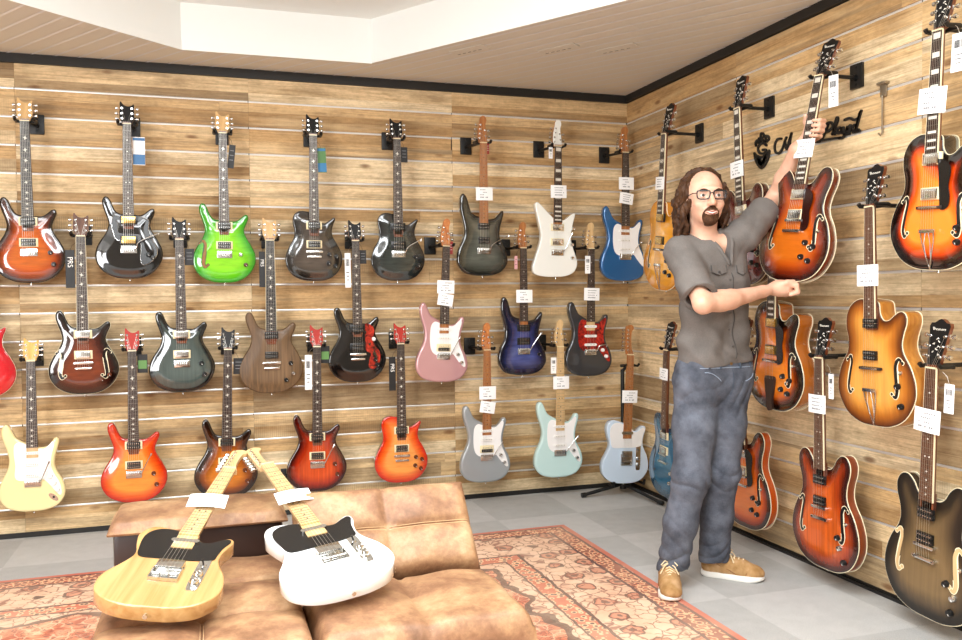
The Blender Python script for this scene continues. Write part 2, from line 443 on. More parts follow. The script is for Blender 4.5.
# ------------------------------------------------------------------ guitar bodies
SHAPES = {
 'double': [(0,0),(.07,.008),(.128,.043),(.163,.1),(.166,.155),(.143,.21),(.117,.255),(.107,.287),(.114,.315),(.126,.342),(.131,.362),(.124,.378),(.109,.377),(.092,.363),(.072,.348),(.05,.342),(.02,.345),(-.02,.347),(-.048,.351),(-.066,.365),(-.079,.390),(-.090,.418),(-.103,.436),(-.119,.437),(-.130,.420),(-.130,.395),(-.120,.360),(-.108,.325),(-.102,.29),(-.115,.248),(-.147,.195),(-.167,.145),(-.164,.09),(-.13,.038),(-.07,.007)],
 'single': [(0,0),(.07,.007),(.125,.04),(.157,.095),(.158,.15),(.135,.205),(.109,.25),(.102,.285),(.110,.32),(.122,.350),(.116,.362),(.092,.347),(.065,.330),(.042,.332),(.028,.350),(.018,.385),(-.03,.392),(-.065,.397),(-.095,.388),(-.113,.365),(-.116,.33),(-.107,.285),(-.113,.24),(-.14,.19),(-.157,.14),(-.155,.09),(-.125,.038),(-.07,.007)],
 'offset': [(0,0),(.06,.004),(.115,.025),(.148,.068),(.155,.11),(.143,.16),(.118,.205),(.106,.245),(.108,.29),(.120,.335),(.128,.37),(.120,.390),(.103,.386),(.088,.364),(.066,.345),(.02,.343),(-.02,.362),(-.055,.380),(-.080,.398),(-.096,.428),(-.110,.457),(-.125,.470),(-.142,.458),(-.148,.425),(-.140,.38),(-.122,.325),(-.114,.275),(-.124,.225),(-.15,.17),(-.164,.115),(-.158,.065),(-.122,.022),(-.06,.003)],
 'deep': [(0,0),(.06,.004),(.115,.025),(.15,.065),(.157,.105),(.143,.16),(.116,.21),(.106,.25),(.112,.30),(.126,.35),(.133,.385),(.124,.398),(.112,.388),(.095,.370),(.072,.350),(.02,.344),(-.02,.358),(-.050,.366),(-.074,.386),(-.086,.42),(-.099,.465),(-.116,.491),(-.135,.49),(-.145,.455),(-.143,.40),(-.128,.335),(-.118,.28),(-.126,.225),(-.152,.17),(-.165,.115),(-.158,.062),(-.122,.02),(-.06,.003)],
 'angled': [(0,.0),(.06,.006),(.113,.03),(.136,.072),(.133,.115),(.113,.17),(.098,.215),(.094,.25),(.100,.30),(.112,.35),(.121,.386),(.115,.397),(.092,.385),(.06,.360),(.03,.35),(-.02,.362),(-.055,.39),(-.09,.424),(-.122,.452),(-.137,.455),(-.145,.44),(-.138,.40),(-.120,.33),(-.106,.27),(-.108,.225),(-.126,.165),(-.150,.095),(-.160,.055),(-.150,.022),(-.115,.006),(-.06,.0)],
 'slab': [(0,0),(.06,.004),(.115,.025),(.15,.07),(.157,.115),(.145,.17),(.122,.215),(.112,.25),(.116,.29),(.127,.325),(.128,.348),(.114,.358),(.092,.346),(.068,.328),(.045,.328),(.03,.346),(.02,.376),(-.03,.378),(-.062,.388),(-.098,.394),(-.125,.378),(-.137,.34),(-.128,.295),(-.115,.255),(-.115,.225),(-.132,.185),(-.155,.14),(-.161,.1),(-.149,.055),(-.112,.02),(-.06,.003)],
 'semi': [(0,0),(.08,.005),(.15,.036),(.192,.098),(.196,.16),(.174,.22),(.143,.265),(.131,.30),(.136,.34),(.150,.38),(.152,.415),(.134,.442),(.104,.447),(.077,.428),(.056,.398),(.03,.385),(-.03,.385),(-.056,.398),(-.077,.428),(-.104,.447),(-.134,.442),(-.152,.415),(-.150,.38),(-.136,.34),(-.131,.30),(-.143,.265),(-.174,.22),(-.196,.16),(-.192,.098),(-.15,.036),(-.08,.005)],
 'arch': [(0,0),(.08,.006),(.15,.04),(.195,.105),(.2,.165),(.178,.225),(.145,.275),(.136,.31),(.145,.35),(.158,.385),(.155,.415),(.132,.428),(.102,.416),(.072,.396),(.045,.396),(.028,.42),(.018,.462),(-.03,.472),(-.08,.475),(-.125,.455),(-.15,.415),(-.153,.37),(-.141,.32),(-.146,.275),(-.178,.225),(-.2,.165),(-.195,.105),(-.15,.04),(-.08,.006)],
}
#             thick rnd  arch  archw  nut   total  bridge scale  joint
DIM = {'double': (.045, .008, .010, .06, .822, .945, .168, .64, .34), 'single': (.048, .006, .012, .06, .822, .945, .168, .64, .33),
       'offset': (.044, .011, .000, .05, .805, .975, .165, .648, .35), 'deep': (.044, .011, .002, .05, .800, .960, .163, .648, .36),
       'angled': (.044, .006, .000, .05, .800, .960, .163, .648, .36), 'slab': (.044, .004, .000, .05, .800, .985, .155, .648, .34),
       'semi': (.046, .004, .012, .09, .875, 1.040, .258, .628, .43), 'arch': (.080, .004, .014, .10, .850, 1.015, .225, .628, .45)}
STRETCH = {'semi': 1.085, 'arch': 1.04}
OUT = {k: np.array(xy([(a, b*STRETCH.get(k, 1)) for a, b in v], 6)) for k, v in SHAPES.items()}

def pdist(P, shape):
    """distance of points to a body outline"""
    A = OUT[shape]; B = np.roll(A, -1, 0); P = np.asarray(P, float); d2 = np.full(len(P), 1e9)
    for a, b in zip(A, B):
        ab = b-a; t = np.clip(((P-a)@ab)/(ab@ab), 0, 1)
        d2 = np.minimum(d2, ((P-(a+t[:, None]*ab))**2).sum(1))
    return np.sqrt(d2)
def height(P, shape):
    T, r, A, w = DIM[shape][:4]; d = pdist(P, shape)
    q = np.where(d < r, np.sqrt(np.maximum(0, r*r-(r-d)**2)), r)
    s = np.clip((d-r*.5)/w, 0, 1); s = s*s*(3-2*s)
    return T-r+q+A*s
BODYC = {}
def body_mesh(shape):
    if shape in BODYC: return BODYC[shape]
    T, r, A, w = DIM[shape][:4]; O = OUT[shape]; n = len(O)
    t = np.roll(O, -1, 0)-np.roll(O, 1, 0); nn = np.stack([-t[:, 1], t[:, 0]], 1); nn /= np.linalg.norm(nn, axis=1)[:, None]
    pts = []
    for off in (r*.12, r*.4, r, r+.006):
        q = O+nn*off; ok = pdist(q, shape) > off*.93; pts.append(q[ok])
    h = .013; xs = np.arange(-.21, .21, h); ys = np.arange(0, .51, h*.87)
    g = np.array([(x+(h/2 if j % 2 else 0), y) for j, y in enumerate(ys) for x in xs])
    ins = np.zeros(len(g), bool)
    for a, b in zip(O, np.roll(O, -1, 0)):
        c = ((a[1] > g[:, 1]) != (b[1] > g[:, 1])); 
        with np.errstate(divide='ignore', invalid='ignore'):
            ins ^= c & (g[:, 0] < (b[0]-a[0])*(g[:, 1]-a[1])/(b[1]-a[1])+a[0])
    g = g[ins]; g = g[pdist(g, shape) > r+.012]
    allp = np.concatenate([O]+pts+[g])
    res = delaunay_2d_cdt([Vector(p) for p in allp], [(i, (i+1) % n) for i in range(n)], [], 1, 1e-6)
    P = np.array([tuple(v) for v in res[0]]); hh = height(P, shape); ed = pdist(P, shape)
    V = [(p[0], -q, p[1]) for p, q in zip(P, hh)]; F = [tuple(f) for f in res[2]]; MI = [0]*len(F); E = list(ed)
    ring = [None]*n
    for i, src in enumerate(res[3]):
        for s_ in src:
            if s_ < n: ring[s_] = i
    ring = [i for i in ring if i is not None]; k = len(ring)
    rb = min(r, .006)
    for off, y in ((0, rb), (rb, 0.0)):
        for i in range(k):
            p = P[ring[i]]; q = O[i]+nn[i]*off if k == n else p
            V.append((q[0], -y, q[1])); E.append(0)
    b0 = len(P); b1 = b0+k
    for i in range(k):
        j = (i+1) % k
        F.append((ring[i], b0+i, b0+j, ring[j])); MI.append(1)
        F.append((b0+i, b1+i, b1+j, b0+j)); MI.append(1)
    F.append(tuple(range(b1, b1+k))); MI.append(1)
    BODYC[shape] = (V, F, MI, E)
    return BODYC[shape]
def make_body(shape, top, side):
    V, F, MI, E = body_mesh(shape)
    me = bpy.data.meshes.new('body'); me.from_pydata(V, [], F)
    me.materials.append(top); me.materials.append(side); me.polygons.foreach_set('material_index', MI)
    a = me.attributes.new('edge', 'FLOAT', 'POINT'); a.data.foreach_set('value', E)
    bm = bmesh.new(); bm.from_mesh(me); bmesh.ops.recalc_face_normals(bm, faces=bm.faces); bm.to_mesh(me); bm.free()
    me.shade_smooth(); me.set_sharp_from_angle(angle=radians(60)); return me

HEADS = {   # outline from the nut upwards, tuner posts (x, z), side of the buttons
 'beak': ([(-.022,0),(-.027,.012),(-.036,.03),(-.037,.055),(-.035,.085),(-.036,.112),(-.031,.121),(-.021,.108),(-.008,.098),(.008,.095),(.022,.100),(.032,.108),(.036,.100),(.034,.08),(.036,.055),(.035,.03),(.027,.012),(.022,0)],
          [(-.024,.03,-1),(-.025,.058,-1),(-.025,.086,-1),(.024,.03,1),(.025,.058,1),(.024,.086,1)], .17),
 'egg': ([(-.021,0),(-.027,.015),(-.032,.035),(-.031,.07),(-.025,.105),(-.020,.128),(-.018,.145),(-.008,.160),(.008,.163),(.020,.152),(.023,.135),(.018,.118),(.017,.095),(.022,.065),(.026,.035),(.025,.015),(.021,0)],
         [(-.022,.03,-1),(-.021,.057,-1),(-.018,.084,-1),(-.014,.111,-1),(.016,.043,1),(.012,.078,1)], 0),
 'paddle': ([(-.021,0),(-.024,.012),(-.027,.03),(-.029,.1),(-.031,.155),(-.026,.172),(-.01,.182),(.006,.183),(.020,.172),(.021,.157),(.011,.145),(.007,.12),(.008,.07),(.013,.035),(.021,.016),(.021,0)],
            [(-.017,.030+.0245*i,-1) for i in range(6)], 0),
 'wedge': ([(-.022,0),(-.027,.02),(-.033,.06),(-.038,.11),(-.043,.142),(-.038,.152),(-.024,.153),(-.010,.163),(0,.166),(.010,.163),(.024,.153),(.038,.152),(.043,.142),(.038,.11),(.033,.06),(.027,.02),(.022,0)],
           [(-.025,.04,-1),(-.028,.075,-1),(-.031,.11,-1),(.025,.04,1),(.028,.075,1),(.031,.11,1)], .2),
}
MC = {}
def cached(key, fn):
    if key not in MC: MC[key] = fn()
    return MC[key]
def tuner_mesh(side, mat):
    def f():
        m = MB(); m.cyl((0, .004, 0), (0, -.010, 0), .0032, n=10); m.cyl((0, -.0, 0), (0, -.002, 0), .0058, n=10)
        m.cyl((0, .012, 0), (side*.021, .012, 0), .0028, n=8); m.box((side*.002, .013, 0), (.014, .012, .016), bev=.003)
        m.lathe([(.002, 0), (.0075, .002), (.0088, .008), (.0075, .014), (.003, .016)], (side*.019, .012, 0), 'x', 12) if side > 0 else m.lathe([(.003, -.016), (.0075, -.014), (.0088, -.008), (.0075, -.002), (.002, 0)], (side*.019, .012, 0), 'x', 12)
        return m.mesh('tuner', mat)
    return cached(('tuner', side, mat.name), f)
def pickup_mesh(kind):
    def f():
        m = MB(); mats = [BLACKP, CREAMP, CHROME, WHITEP, GOLD]
        if kind in ('hb_cream', 'hb_black', 'hb_nickel', 'hb_bare', 'hb_gold', 'hb_zebra'):
            ring = {'hb_cream': 1, 'hb_black': 0, 'hb_nickel': 1, 'hb_bare': None, 'hb_gold': 0, 'hb_zebra': 1}[kind]
            cov = {'hb_cream': 0, 'hb_black': 0, 'hb_nickel': 2, 'hb_bare': 0, 'hb_gold': 4, 'hb_zebra': 1}[kind]
            if ring is not None: m.box((0, -.003, 0), (.088, .008, .045), ring, bev=.003)
            if cov in (2, 4): m.box((0, -.009, 0), (.069, .012, .037), cov, bev=.003)
            else:
                m.box((0, -.008, .0095), (.068, .012, .0175), cov, bev=.002); m.box((0, -.008, -.0095), (.068, .012, .0175), 0 if cov == 1 else cov, bev=.002)
            for i in range(6):
                for z in ((.0095, -.0095) if cov not in (2, 4) else (.0095,)): m.cyl((-.026+.0104*i, -.012, z), (-.026+.0104*i, -.0158, z), .0024, n=8, mi=2)
        elif kind in ('sc_white', 'sc_black'):
            c = 3 if kind == 'sc_white' else 0
            poly = [(sx*.034+.008*cos(a), .008*sin(a)) for sx, a0 in ((1, -pi/2), (-1, pi/2)) for a in [a0+pi*k/6 for k in range(7)]]
            m.prism(poly, 0, .009, c)
            for i in range(6): m.cyl((-.026+.0104*i, -.008, 0), (-.026+.0104*i, -.0105, 0), .0024, n=8, mi=2)
        elif kind == 'sc_chrome':
            poly = [(sx*.030+.009*cos(a), .009*sin(a)) for sx, a0 in ((1, -pi/2), (-1, pi/2)) for a in [a0+pi*k/6 for k in range(7)]]
            m.prism(poly, 0, .009, 2)
        elif kind == 'hb_plain': m.box((0, -.007, 0), (.070, .014, .038), 2, bev=.003)
        elif kind == 'mini':
            m.box((0, -.005, 0), (.085, .010, .036), 2, bev=.003); m.box((0, -.0105, 0), (.066, .003, .02), 0)
        return m.mesh('pickup', mats)
    return cached(('pu', kind), f)
def knob_mesh(kind):
    def f():
        m = MB(); mt = {'black': BLACKP, 'chrome': CHROME, 'white': WHITEP, 'amber': plain('amber_knob', '#5b2a10', .25), 'gold': GOLD}[kind]
        m.lathe([(.0125, 0), (.012, .006), (.0105, .012), (.009, .015), (.003, .0155)], (0, 0, 0), 'y', 16)
        m.box((.006, -.0158, 0), (.007, .001, .0016), 1)
        return m.mesh('knob', [mt, WHITEP])
    return cached(('kn', kind), f)
def flat(shape, poly, lift, th, mat, name, parent, raise_mat=None):
    """a plate following the top of a body"""
    h = height(np.array(poly), shape)
    m = MB(); n = len(poly)
    P = [(x, -(q+lift), z) for (x, z), q in zip(poly, h)]+[(x, -(q+lift+th), z) for (x, z), q in zip(poly, h)]
    m.add(P, [tuple(range(n))[::-1], tuple(range(n, 2*n))]+[(i, (i+1) % n, n+(i+1) % n, n+i) for i in range(n)])
    return m.build(name, mat, parent, 30)
def fhole_poly(side):
    """long italic f with a round eye at either end"""
    c = crom([(.030, .212, 0), (.012, .226, 0), (.002, .205, 0), (.006, .170, 0), (.010, .140, 0), (.014, .105, 0), (.006, .082, 0), (-.010, .094, 0)], 6)
    w = [.0045+.0035*sin(pi*i/(len(c)-1)) for i in range(len(c))]
    w[0] = w[-1] = .0065
    L, Rr = [], []
    for i, p in enumerate(c):
        t = (c[min(i+1, len(c)-1)]-c[max(i-1, 0)]).normalized(); q = Vector((-t.y, t.x, 0))*w[i]
        L.append(p+q); Rr.append(p-q)
    return [(side*p.x, p.y-.15) for p in L+Rr[::-1]]
def strips_fhole(shape, cx, cz, side, mat, parent, rim=None):
    poly = [(cx+x, cz+z) for x, z in fhole_poly(side)]
    h = height(np.array(poly), shape); n = len(poly)//2
    def mk(sc, lift):
        m = MB(); pts = []
        for i in range(n):
            a, b = poly[i], poly[2*n-1-i]; mx, mz = (a[0]+b[0])/2, (a[1]+b[1])/2
            pts += [(mx+(a[0]-mx)*sc, -(h[i]+lift), mz+(a[1]-mz)*sc), (mx+(b[0]-mx)*sc, -(h[2*n-1-i]+lift), mz+(b[1]-mz)*sc)]
        m.add(pts, [(2*i, 2*i+1, 2*i+3, 2*i+2) for i in range(n-1)])
        for e in (0, n-1):
            a = Vector(pts[2*e]); b = Vector(pts[2*e+1]); c = (a+b)/2; m.cyl(c+Vector((0, .002, 0)), c+Vector((0, -.0003, 0)), .0060*sc, n=12)
        return m
    o = mk(1.0, .0006).build('f_hole', mat, parent, 0)
    if rim: mk(1.45, .0003).build('f_hole_rim', rim, parent, 0)
    return o
def text_mesh(txt, size, mat, depth=.0006, shear=0.0):
    cu = bpy.data.curves.new('txt', 'FONT'); cu.body = txt; cu.size = size; cu.extrude = depth; cu.align_x = 'CENTER'; cu.align_y = 'CENTER'; cu.shear = shear
    ob = bpy.data.objects.new('txt', cu); COL.objects.link(ob); bpy.context.view_layer.update()
    me = bpy.data.meshes.new_from_object(ob.evaluated_get(bpy.context.evaluated_depsgraph_get()))
    bpy.data.objects.remove(ob); me.materials.clear(); me.materials.append(mat); return me

def scratch_plate(kind):
    if kind == 'strat': return xy([(-.03,.362),(-.062,.375),(-.085,.36),(-.088,.31),(-.082,.25),(-.085,.195),(-.07,.172),(-.02,.168),(.03,.168),(.05,.172),(.08,.142),(.115,.095),(.132,.082),(.138,.1),(.128,.15),(.102,.2),(.088,.245),(.092,.30),(.105,.352),(.098,.372),(.078,.352),(.055,.335),(.03,.335),(.0,.34)], 4)
    if kind == 'cutlass': return xy([(-.028,.352),(-.058,.358),(-.078,.335),(-.084,.29),(-.083,.23),(-.072,.185),(-.045,.162),(.0,.158),(.04,.160),(.06,.166),(.085,.135),(.118,.098),(.134,.092),(.137,.108),(.120,.165),(.098,.215),(.09,.26),(.096,.31),(.108,.355),(.1,.372),(.075,.35),(.055,.335),(.03,.336)], 4)
    if kind == 'tele': return xy([(-.028,.368),(-.06,.378),(-.09,.374),(-.112,.352),(-.118,.315),(-.112,.27),(-.104,.235),(-.085,.222),(-.03,.222),(.03,.222),(.07,.226),(.1,.236),(.104,.262),(.110,.30),(.122,.334),(.114,.348),(.092,.338),(.066,.32),(.042,.322),(.028,.34)], 4)
    if kind == 'half': return xy([(-.075,.325),(-.088,.28),(-.08,.225),(-.06,.195),(-.04,.20),(-.04,.325)], 3)+[]
    if kind == 'wing': return xy([(.045,.338),(.085,.33),(.10,.30),(.092,.255),(.1,.215),(.13,.17),(.125,.11),(.09,.075),(.062,.09),(.066,.13),(.075,.165),(.048,.185),(.045,.25)], 4)
    if kind == 'black_s2': return xy([(-.045,.335),(-.075,.335),(-.085,.29),(-.075,.24),(-.055,.205),(.045,.2),(.06,.165),(.055,.11),(.068,.075),(.1,.085),(.135,.12),(.14,.16),(.112,.22),(.098,.27),(.1,.315),(.06,.333),(.045,.335)], 4)
    if kind == 'arch': return xy([(.032,.395),(.075,.378),(.085,.345),(.078,.3),(.085,.26),(.08,.225),(.05,.215),(.043,.25),(.036,.33)], 4)

def guitar(name, label, sp, group, B=None, T=None, n=None, scale=None, cat='electric guitar'):
    """B bottom of the body, T tip of the headstock, n outward normal of the face (all world)"""
    S = sp['shape']; th, r, A, w, nut, tot, brz, scl, joint = DIM[S]
    B = Vector(B); zax = Vector(T)-B; L = zax.length; zax.normalize(); sc = L/tot if scale is None else scale
    n = Vector(n); y = -(n-zax*n.dot(zax)).normalized(); x = y.cross(zax)
    M = Matrix(((x.x, y.x, zax.x, B.x), (x.y, y.y, zax.y, B.y), (x.z, y.z, zax.z, B.z), (0, 0, 0, 1)))
    o = thing(name, label, cat, group=group)
    o.matrix_world = M @ Matrix.Diagonal((sc, sc, sc, 1))
    Hb = th+A
    body = link('body', make_body(S, sp['top'], sp['side']), o)
    O = OUT[S]
    if sp.get('bind'):
        hh = height(O, S)
        for hgt in ([float(hh.mean())-.0005]+([.004] if S in ('semi', 'arch') else [])):
            m = MB(); m.tube([(p[0], -hgt, p[1]) for p in O], .0022 if S in ('semi', 'arch') else .0013, 6, closed=True); m.build('binding', sp['bind'], body, 60)
    for (bx, bz, bd) in ((0, 0, (0, 0, -1)), (O[:, 0].min()*0+(-.12 if S not in ('semi', 'arch', 'slab') else 0), None, None)):
        if bz is None: continue
        m = MB(); m.cyl((0, -th*.5, .002), (0, -th*.5, -.008), .003, n=10); m.cyl((0, -th*.5, -.007), (0, -th*.5, -.011), .0062, n=12)
        m.build('strap_button', CHROME, body)
    # neck and fingerboard
    w0, w1 = .0215, .028; ze = sp.get('board_end', brz+scl*.25+.0 if S in ('semi', 'arch') else brz+scl*.262)
    nb = 12; m = MB(); prof = []
    zs = [joint-.06, nut*.5+joint*.5, nut-.02, nut+.012]; 
    for z in zs:
        t = (z-ze)/(nut-ze); ww = w1+(w0-w1)*min(1, t)
        if z > nut: ww = .021
        dp = .024 if z < nut-.1 else .021
        for j in range(nb+1):
            a = pi*j/nb; prof.append((ww*cos(a), -(Hb+.006)+dp*sin(a)**.8 if sin(a) > 1e-6 else -(Hb+.006), z))
    F = []
    for i in range(len(zs)-1):
        for j in range(nb): F.append((i*(nb+1)+j, i*(nb+1)+j+1, (i+1)*(nb+1)+j+1, (i+1)*(nb+1)+j))
        F.append((i*(nb+1)+nb, i*(nb+1), (i+1)*(nb+1), (i+1)*(nb+1)+nb))
    F += [tuple(range(nb+1)), tuple(range((len(zs)-1)*(nb+1), len(zs)*(nb+1)))]
    m.add(prof, F)
    if A > .006 or S in ('semi', 'arch'): m.box((0, -(Hb-.004), joint-.03), (.05, .02, .09), 0, bev=.004)
    m.build('neck', sp['neck'], o, 50)
    wz = lambda z: w1+(w0-w1)*(z-ze)/(nut-ze)
    m = MB(); m.prism([(-w1, ze), (w1, ze), (w0, nut), (-w0, nut)], Hb+.0055, Hb+.0115)
    fb = m.build('fingerboard', sp['board'], o, 30)
    fr = [nut-scl*(1-2**(-k/12)) for k in range(1, 25)]; fr = [z for z in fr if z > ze+.004]
    m = MB()
    for z in fr: m.box((0, -(Hb+.0118), z), (wz(z)*2-.001, .0012, .0013))
    m.build('frets', FRETM, fb, 0)
    if sp.get('bind') and S in ('semi', 'arch') or sp.get('neckbind'):
        m = MB()
        for sx in (-1, 1): m.prism([(sx*(w1+.0002), ze), (sx*(w1+.0016), ze), (sx*(w0+.0016), nut), (sx*(w0+.0002), nut)], Hb+.005, Hb+.0117)
        m.build('fingerboard_binding', sp.get('neckbind') or sp['bind'], fb, 0)
    m = MB(); ik = sp.get('inlay', 'bird'); fz = [nut]+fr
    for k in (1, 3, 5, 7, 9, 12, 15, 17, 19, 21, 24):
        if k >= len(fz) or (k == 1 and ik != 'block'): continue
        zc = (fz[k-1]+fz[k])/2; hf = (fz[k-1]-fz[k]); ww = wz(zc); y0, y1 = Hb+.0114, Hb+.0119
        if ik == 'bird':
            q = min(hf*.42, .012); f_ = 1 if (k//2) % 2 else -1
            m.prism([(-.011*f_, zc+q*.4), (-.003*f_, zc+q*.25), (.001*f_, zc+q), (.004*f_, zc+q*.2), (.012*f_, zc-q*.1), (.003*f_, zc-q*.35), (-.002*f_, zc-q), (-.003*f_, zc-q*.2)], y0, y1)
        elif ik == 'block':
            m.prism([(-ww*.72, zc-hf*.3), (ww*.72, zc-hf*.3), (ww*.72, zc+hf*.3), (-ww*.72, zc+hf*.3)], y0, y1)
        elif ik == 'split':
            m.prism([(-ww*.7, zc-hf*.3), (ww*.6, zc-hf*.3), (-ww*.7, zc+hf*.3)], y0, y1); m.prism([(-ww*.5, zc+hf*.3), (ww*.7, zc-hf*.2), (ww*.7, zc+hf*.3)], y0, y1)
        else:
            for px in ((0,) if k not in (12, 24) else (-.009, .009)):
                m.prism([(px+.0032*cos(2*pi*j/10), zc+.0032*sin(2*pi*j/10)) for j in range(10)], y0, y1)
    m.build('inlays', sp.get('inlaymat', PEARL), fb, 0)
    m = MB(); m.box((0, -(Hb+.010), nut+.002), (.043, .009, .005)); m.build('nut', CREAMP if sp['head'][1] is not BLACKP else BLACKP, o, 0)
    # headstock
    hk, hm = sp['head'][:2]; poly, posts, ang = HEADS[hk]
    pz = xy(poly, 3) if hk != 'wedge' else [(p[0], p[1]) for p in poly]
    sh = (lambda x, z: -(z-nut)*ang) if ang else (lambda x, z: -.004-.004*min(1, max(0, (z-nut)/.025)))
    m = MB(); m.prism([(x_, z+nut+.002) for x_, z in pz], Hb-.010, Hb+.005, 1, sh, top=0)
    hd = m.build('headstock', [hm, sp['neck']], o, 30)
    for (tx, tz, s) in posts:
        tu = link('tuner', tuner_mesh(s, sp.get('tun', CHROME)), hd); tu.location = (tx, -(Hb+.005+sh(0, tz+nut)), tz+nut)
    if sp.get('logo'):
        lm = cached(('logo', sp['logo'], sp.get('logomat', PEARL).name), lambda: text_mesh(sp['logo'], .021, sp.get('logomat', PEARL)))
        lo = link('logo', lm, hd); lo.rotation_euler = (pi/2+math.atan(ang), 0, 0); zz = sp.get('logoz', .132)+nut; lo.location = (0, -(Hb+.0056+sh(0, zz)), zz)
    if hk == 'wedge':
        m = MB(); zz = nut+.075
        for k in range(7):
            a = k*2.3; px, pzz = .012*cos(a)*(1-.05*k), zz+(k-3)*.009; yy = -(Hb+.0055+sh(0, pzz))
            m.tube([(px-.008*sin(a), yy, pzz-.004), (px, yy-.0003, pzz+.002), (px+.008*cos(a), yy, pzz-.002)], .0016, 5)
        m.build('headstock_inlay', PEARL, hd)
        m = MB(); m.prism([(-.009, nut+.006), (.009, nut+.006), (.007, nut+.028), (0, nut+.034), (-.007, nut+.028)], Hb+.005, Hb+.0065, 0, sh); m.build('truss_rod_cover', BLACKP, hd, 0)
    # hardware on the top
    hz = lambda px, pz_: float(height(np.array([(px, pz_)]), S)[0])
    lift = 0.0
    if sp.get('guard'):
        gk, gm = sp['guard']
        if gk == 'arch':
            pl = scratch_plate('arch')
            if S == 'semi': pl = [(x_, z_-.0) for x_, z_ in pl]
            m = MB(); m.prism(pl, Hb+.004, Hb+.007); m.build('pickguard', gm, o, 30)
        else:
            pl = scratch_plate(gk)
            if A > .005: flat(S, pl, .0008, .002, gm, 'pickguard', o)
            else:
                m = MB(); m.prism(pl, th-.001, th+.0025); m.build('pickguard', gm, o, 30)
            lift = .002
            if sp.get('guard_line'):
                hh_ = height(np.array(pl), S); m = MB(); m.tube([(p[0], -(h_+.0028), p[1]) for p, h_ in zip(pl, hh_)], .0011, 5, closed=True); m.build('pickguard_edge', sp['guard_line'], o)
    for pk, pz_ in sp['pickups']:
        rot = 0
        if isinstance(pk, tuple): pk, rot = pk
        p = link('pickup', pickup_mesh(pk), o); p.location = (0, -(Hb+lift*.5-.001), pz_); p.rotation_euler = (0, rot, 0)
    bt = sp['bridge']; m = MB(); bm_ = sp.get('bridgemat', CHROME)
    if bt == 'trem':
        m.box((0, -(Hb+.004), brz-.012), (.080, .008, .038), 0, bev=.002)
        for i in range(6): m.box((-.026+.0104*i, -(Hb+.010), brz-.010), (.0088, .007, .026), 0, bev=.0015)
        for i in range(6): m.cyl((-.026+.0104*i, -(Hb+.012), brz-.006), (-.026+.0104*i, -(Hb+.0145), brz-.006), .0016, n=6, mi=1)
        m.build('bridge', [bm_, BLACKP], o)
    elif bt == 'wrap':
        m.box((0, -(Hb+.010), brz-.004), (.095, .012, .014), 0, bev=.004)
        for sx in (-1, 1): m.cyl((sx*.042, -Hb+.002, brz-.004), (sx*.042, -(Hb+.014), brz-.004), .006, n=12)
        m.build('bridge', bm_, o)
        m = MB(); m.box((0, -(Hb+.008), brz-.032), (.082, .010, .012), 0, bev=.004); m.build('tailpiece', bm_, o)
    elif bt == 'ashtray':
        m.box((0, -(Hb+.002), brz-.005), (.076, .004, .070), 0, bev=.001)
        for sx in (-1, 1): m.box((sx*.037, -(Hb+.006), brz-.012), (.002, .010, .052), 0)
        m.box((0, -(Hb+.006), brz-.039), (.076, .010, .002), 0)
        for i in range(3): m.cyl((-.023+.023*i-.009, -(Hb+.008), brz-.018), (-.023+.023*i+.009, -(Hb+.008), brz-.018), .0055, n=10)
        m.build('bridge', bm_, o)
    elif bt in ('stop', 'trapeze', 'woodtail'):
        if S == 'arch':
            m.box((0, -(Hb+.006), brz), (.115, .012, .012), 1, bev=.004); m.box((0, -(Hb+.0145), brz), (.085, .006, .008), 0, bev=.002)
            m.build('bridge', [bm_, EBONY], o)
        else:
            m.box((0, -(Hb+.012), brz), (.085, .010, .012), 0, bev=.003)
            for sx in (-1, 1): m.cyl((sx*.037, -Hb+.004, brz), (sx*.037, -(Hb+.016), brz), .0065, n=12)
            m.build('bridge', bm_, o)
        m = MB()
        if bt == 'stop':
            m.box((0, -(Hb+.010), brz-.045), (.095, .010, .014), 0, bev=.004)
            for sx in (-1, 1): m.cyl((sx*.041, -Hb+.004, brz-.045), (sx*.041, -(Hb+.015), brz-.045), .007, n=12)
            m.build('tailpiece', bm_, o)
        elif bt == 'trapeze':
            zt = brz-.085; m.box((0, -(Hb+.012), zt), (.07, .006, .014), 0, bev=.002)
            for sx in (-1, 1):
                m.tube([(sx*.030, -(Hb+.012), zt), (sx*.026, -(Hb+.006), zt-.04), (sx*.012, -(hz(0, .05)+.006), .05), (0, -(th+.004), .004), (0, -th*.5, -.002)], .0024, 8)
                m.tube([(sx*.006, -(Hb+.012), zt), (sx*.014, -(Hb+.008), zt-.045), (sx*.010, -(hz(0, .05)+.006), .045)], .0018, 6)
            m.build('tailpiece', bm_, o)
        else:
            m.prism(xy([(-.034,.15),(.0,.156),(.034,.15),(.03,.1),(.02,.05),(.022,.01),(.0,-.002),(-.016,.012),(-.02,.05),(-.03,.1)], 4), Hb+.0, Hb+.010, 0); m.build('tailpiece', [ROSEW], o, 40)
    for (kk, kx, kz) in sp.get('knobs', []):
        k = link('knob', knob_mesh(kk), o); k.location = (kx, -(hz(kx, kz)+lift-.0005), kz); k.rotation_euler = (0, kx*9, 0)
    for (sx, sz, dx) in sp.get('switch', []):
        q = hz(sx, sz)+lift; m = MB(); m.cyl((sx, -q+.001, sz), (sx, -q-.003, sz), .008, n=12); m.cyl((sx, -q, sz), (sx+dx*.008, -q-.016, sz+.004), .0022, .0032, n=8, mi=1)
        m.build('switch', [CHROME, sp.get('switchmat', CREAMP)], o)
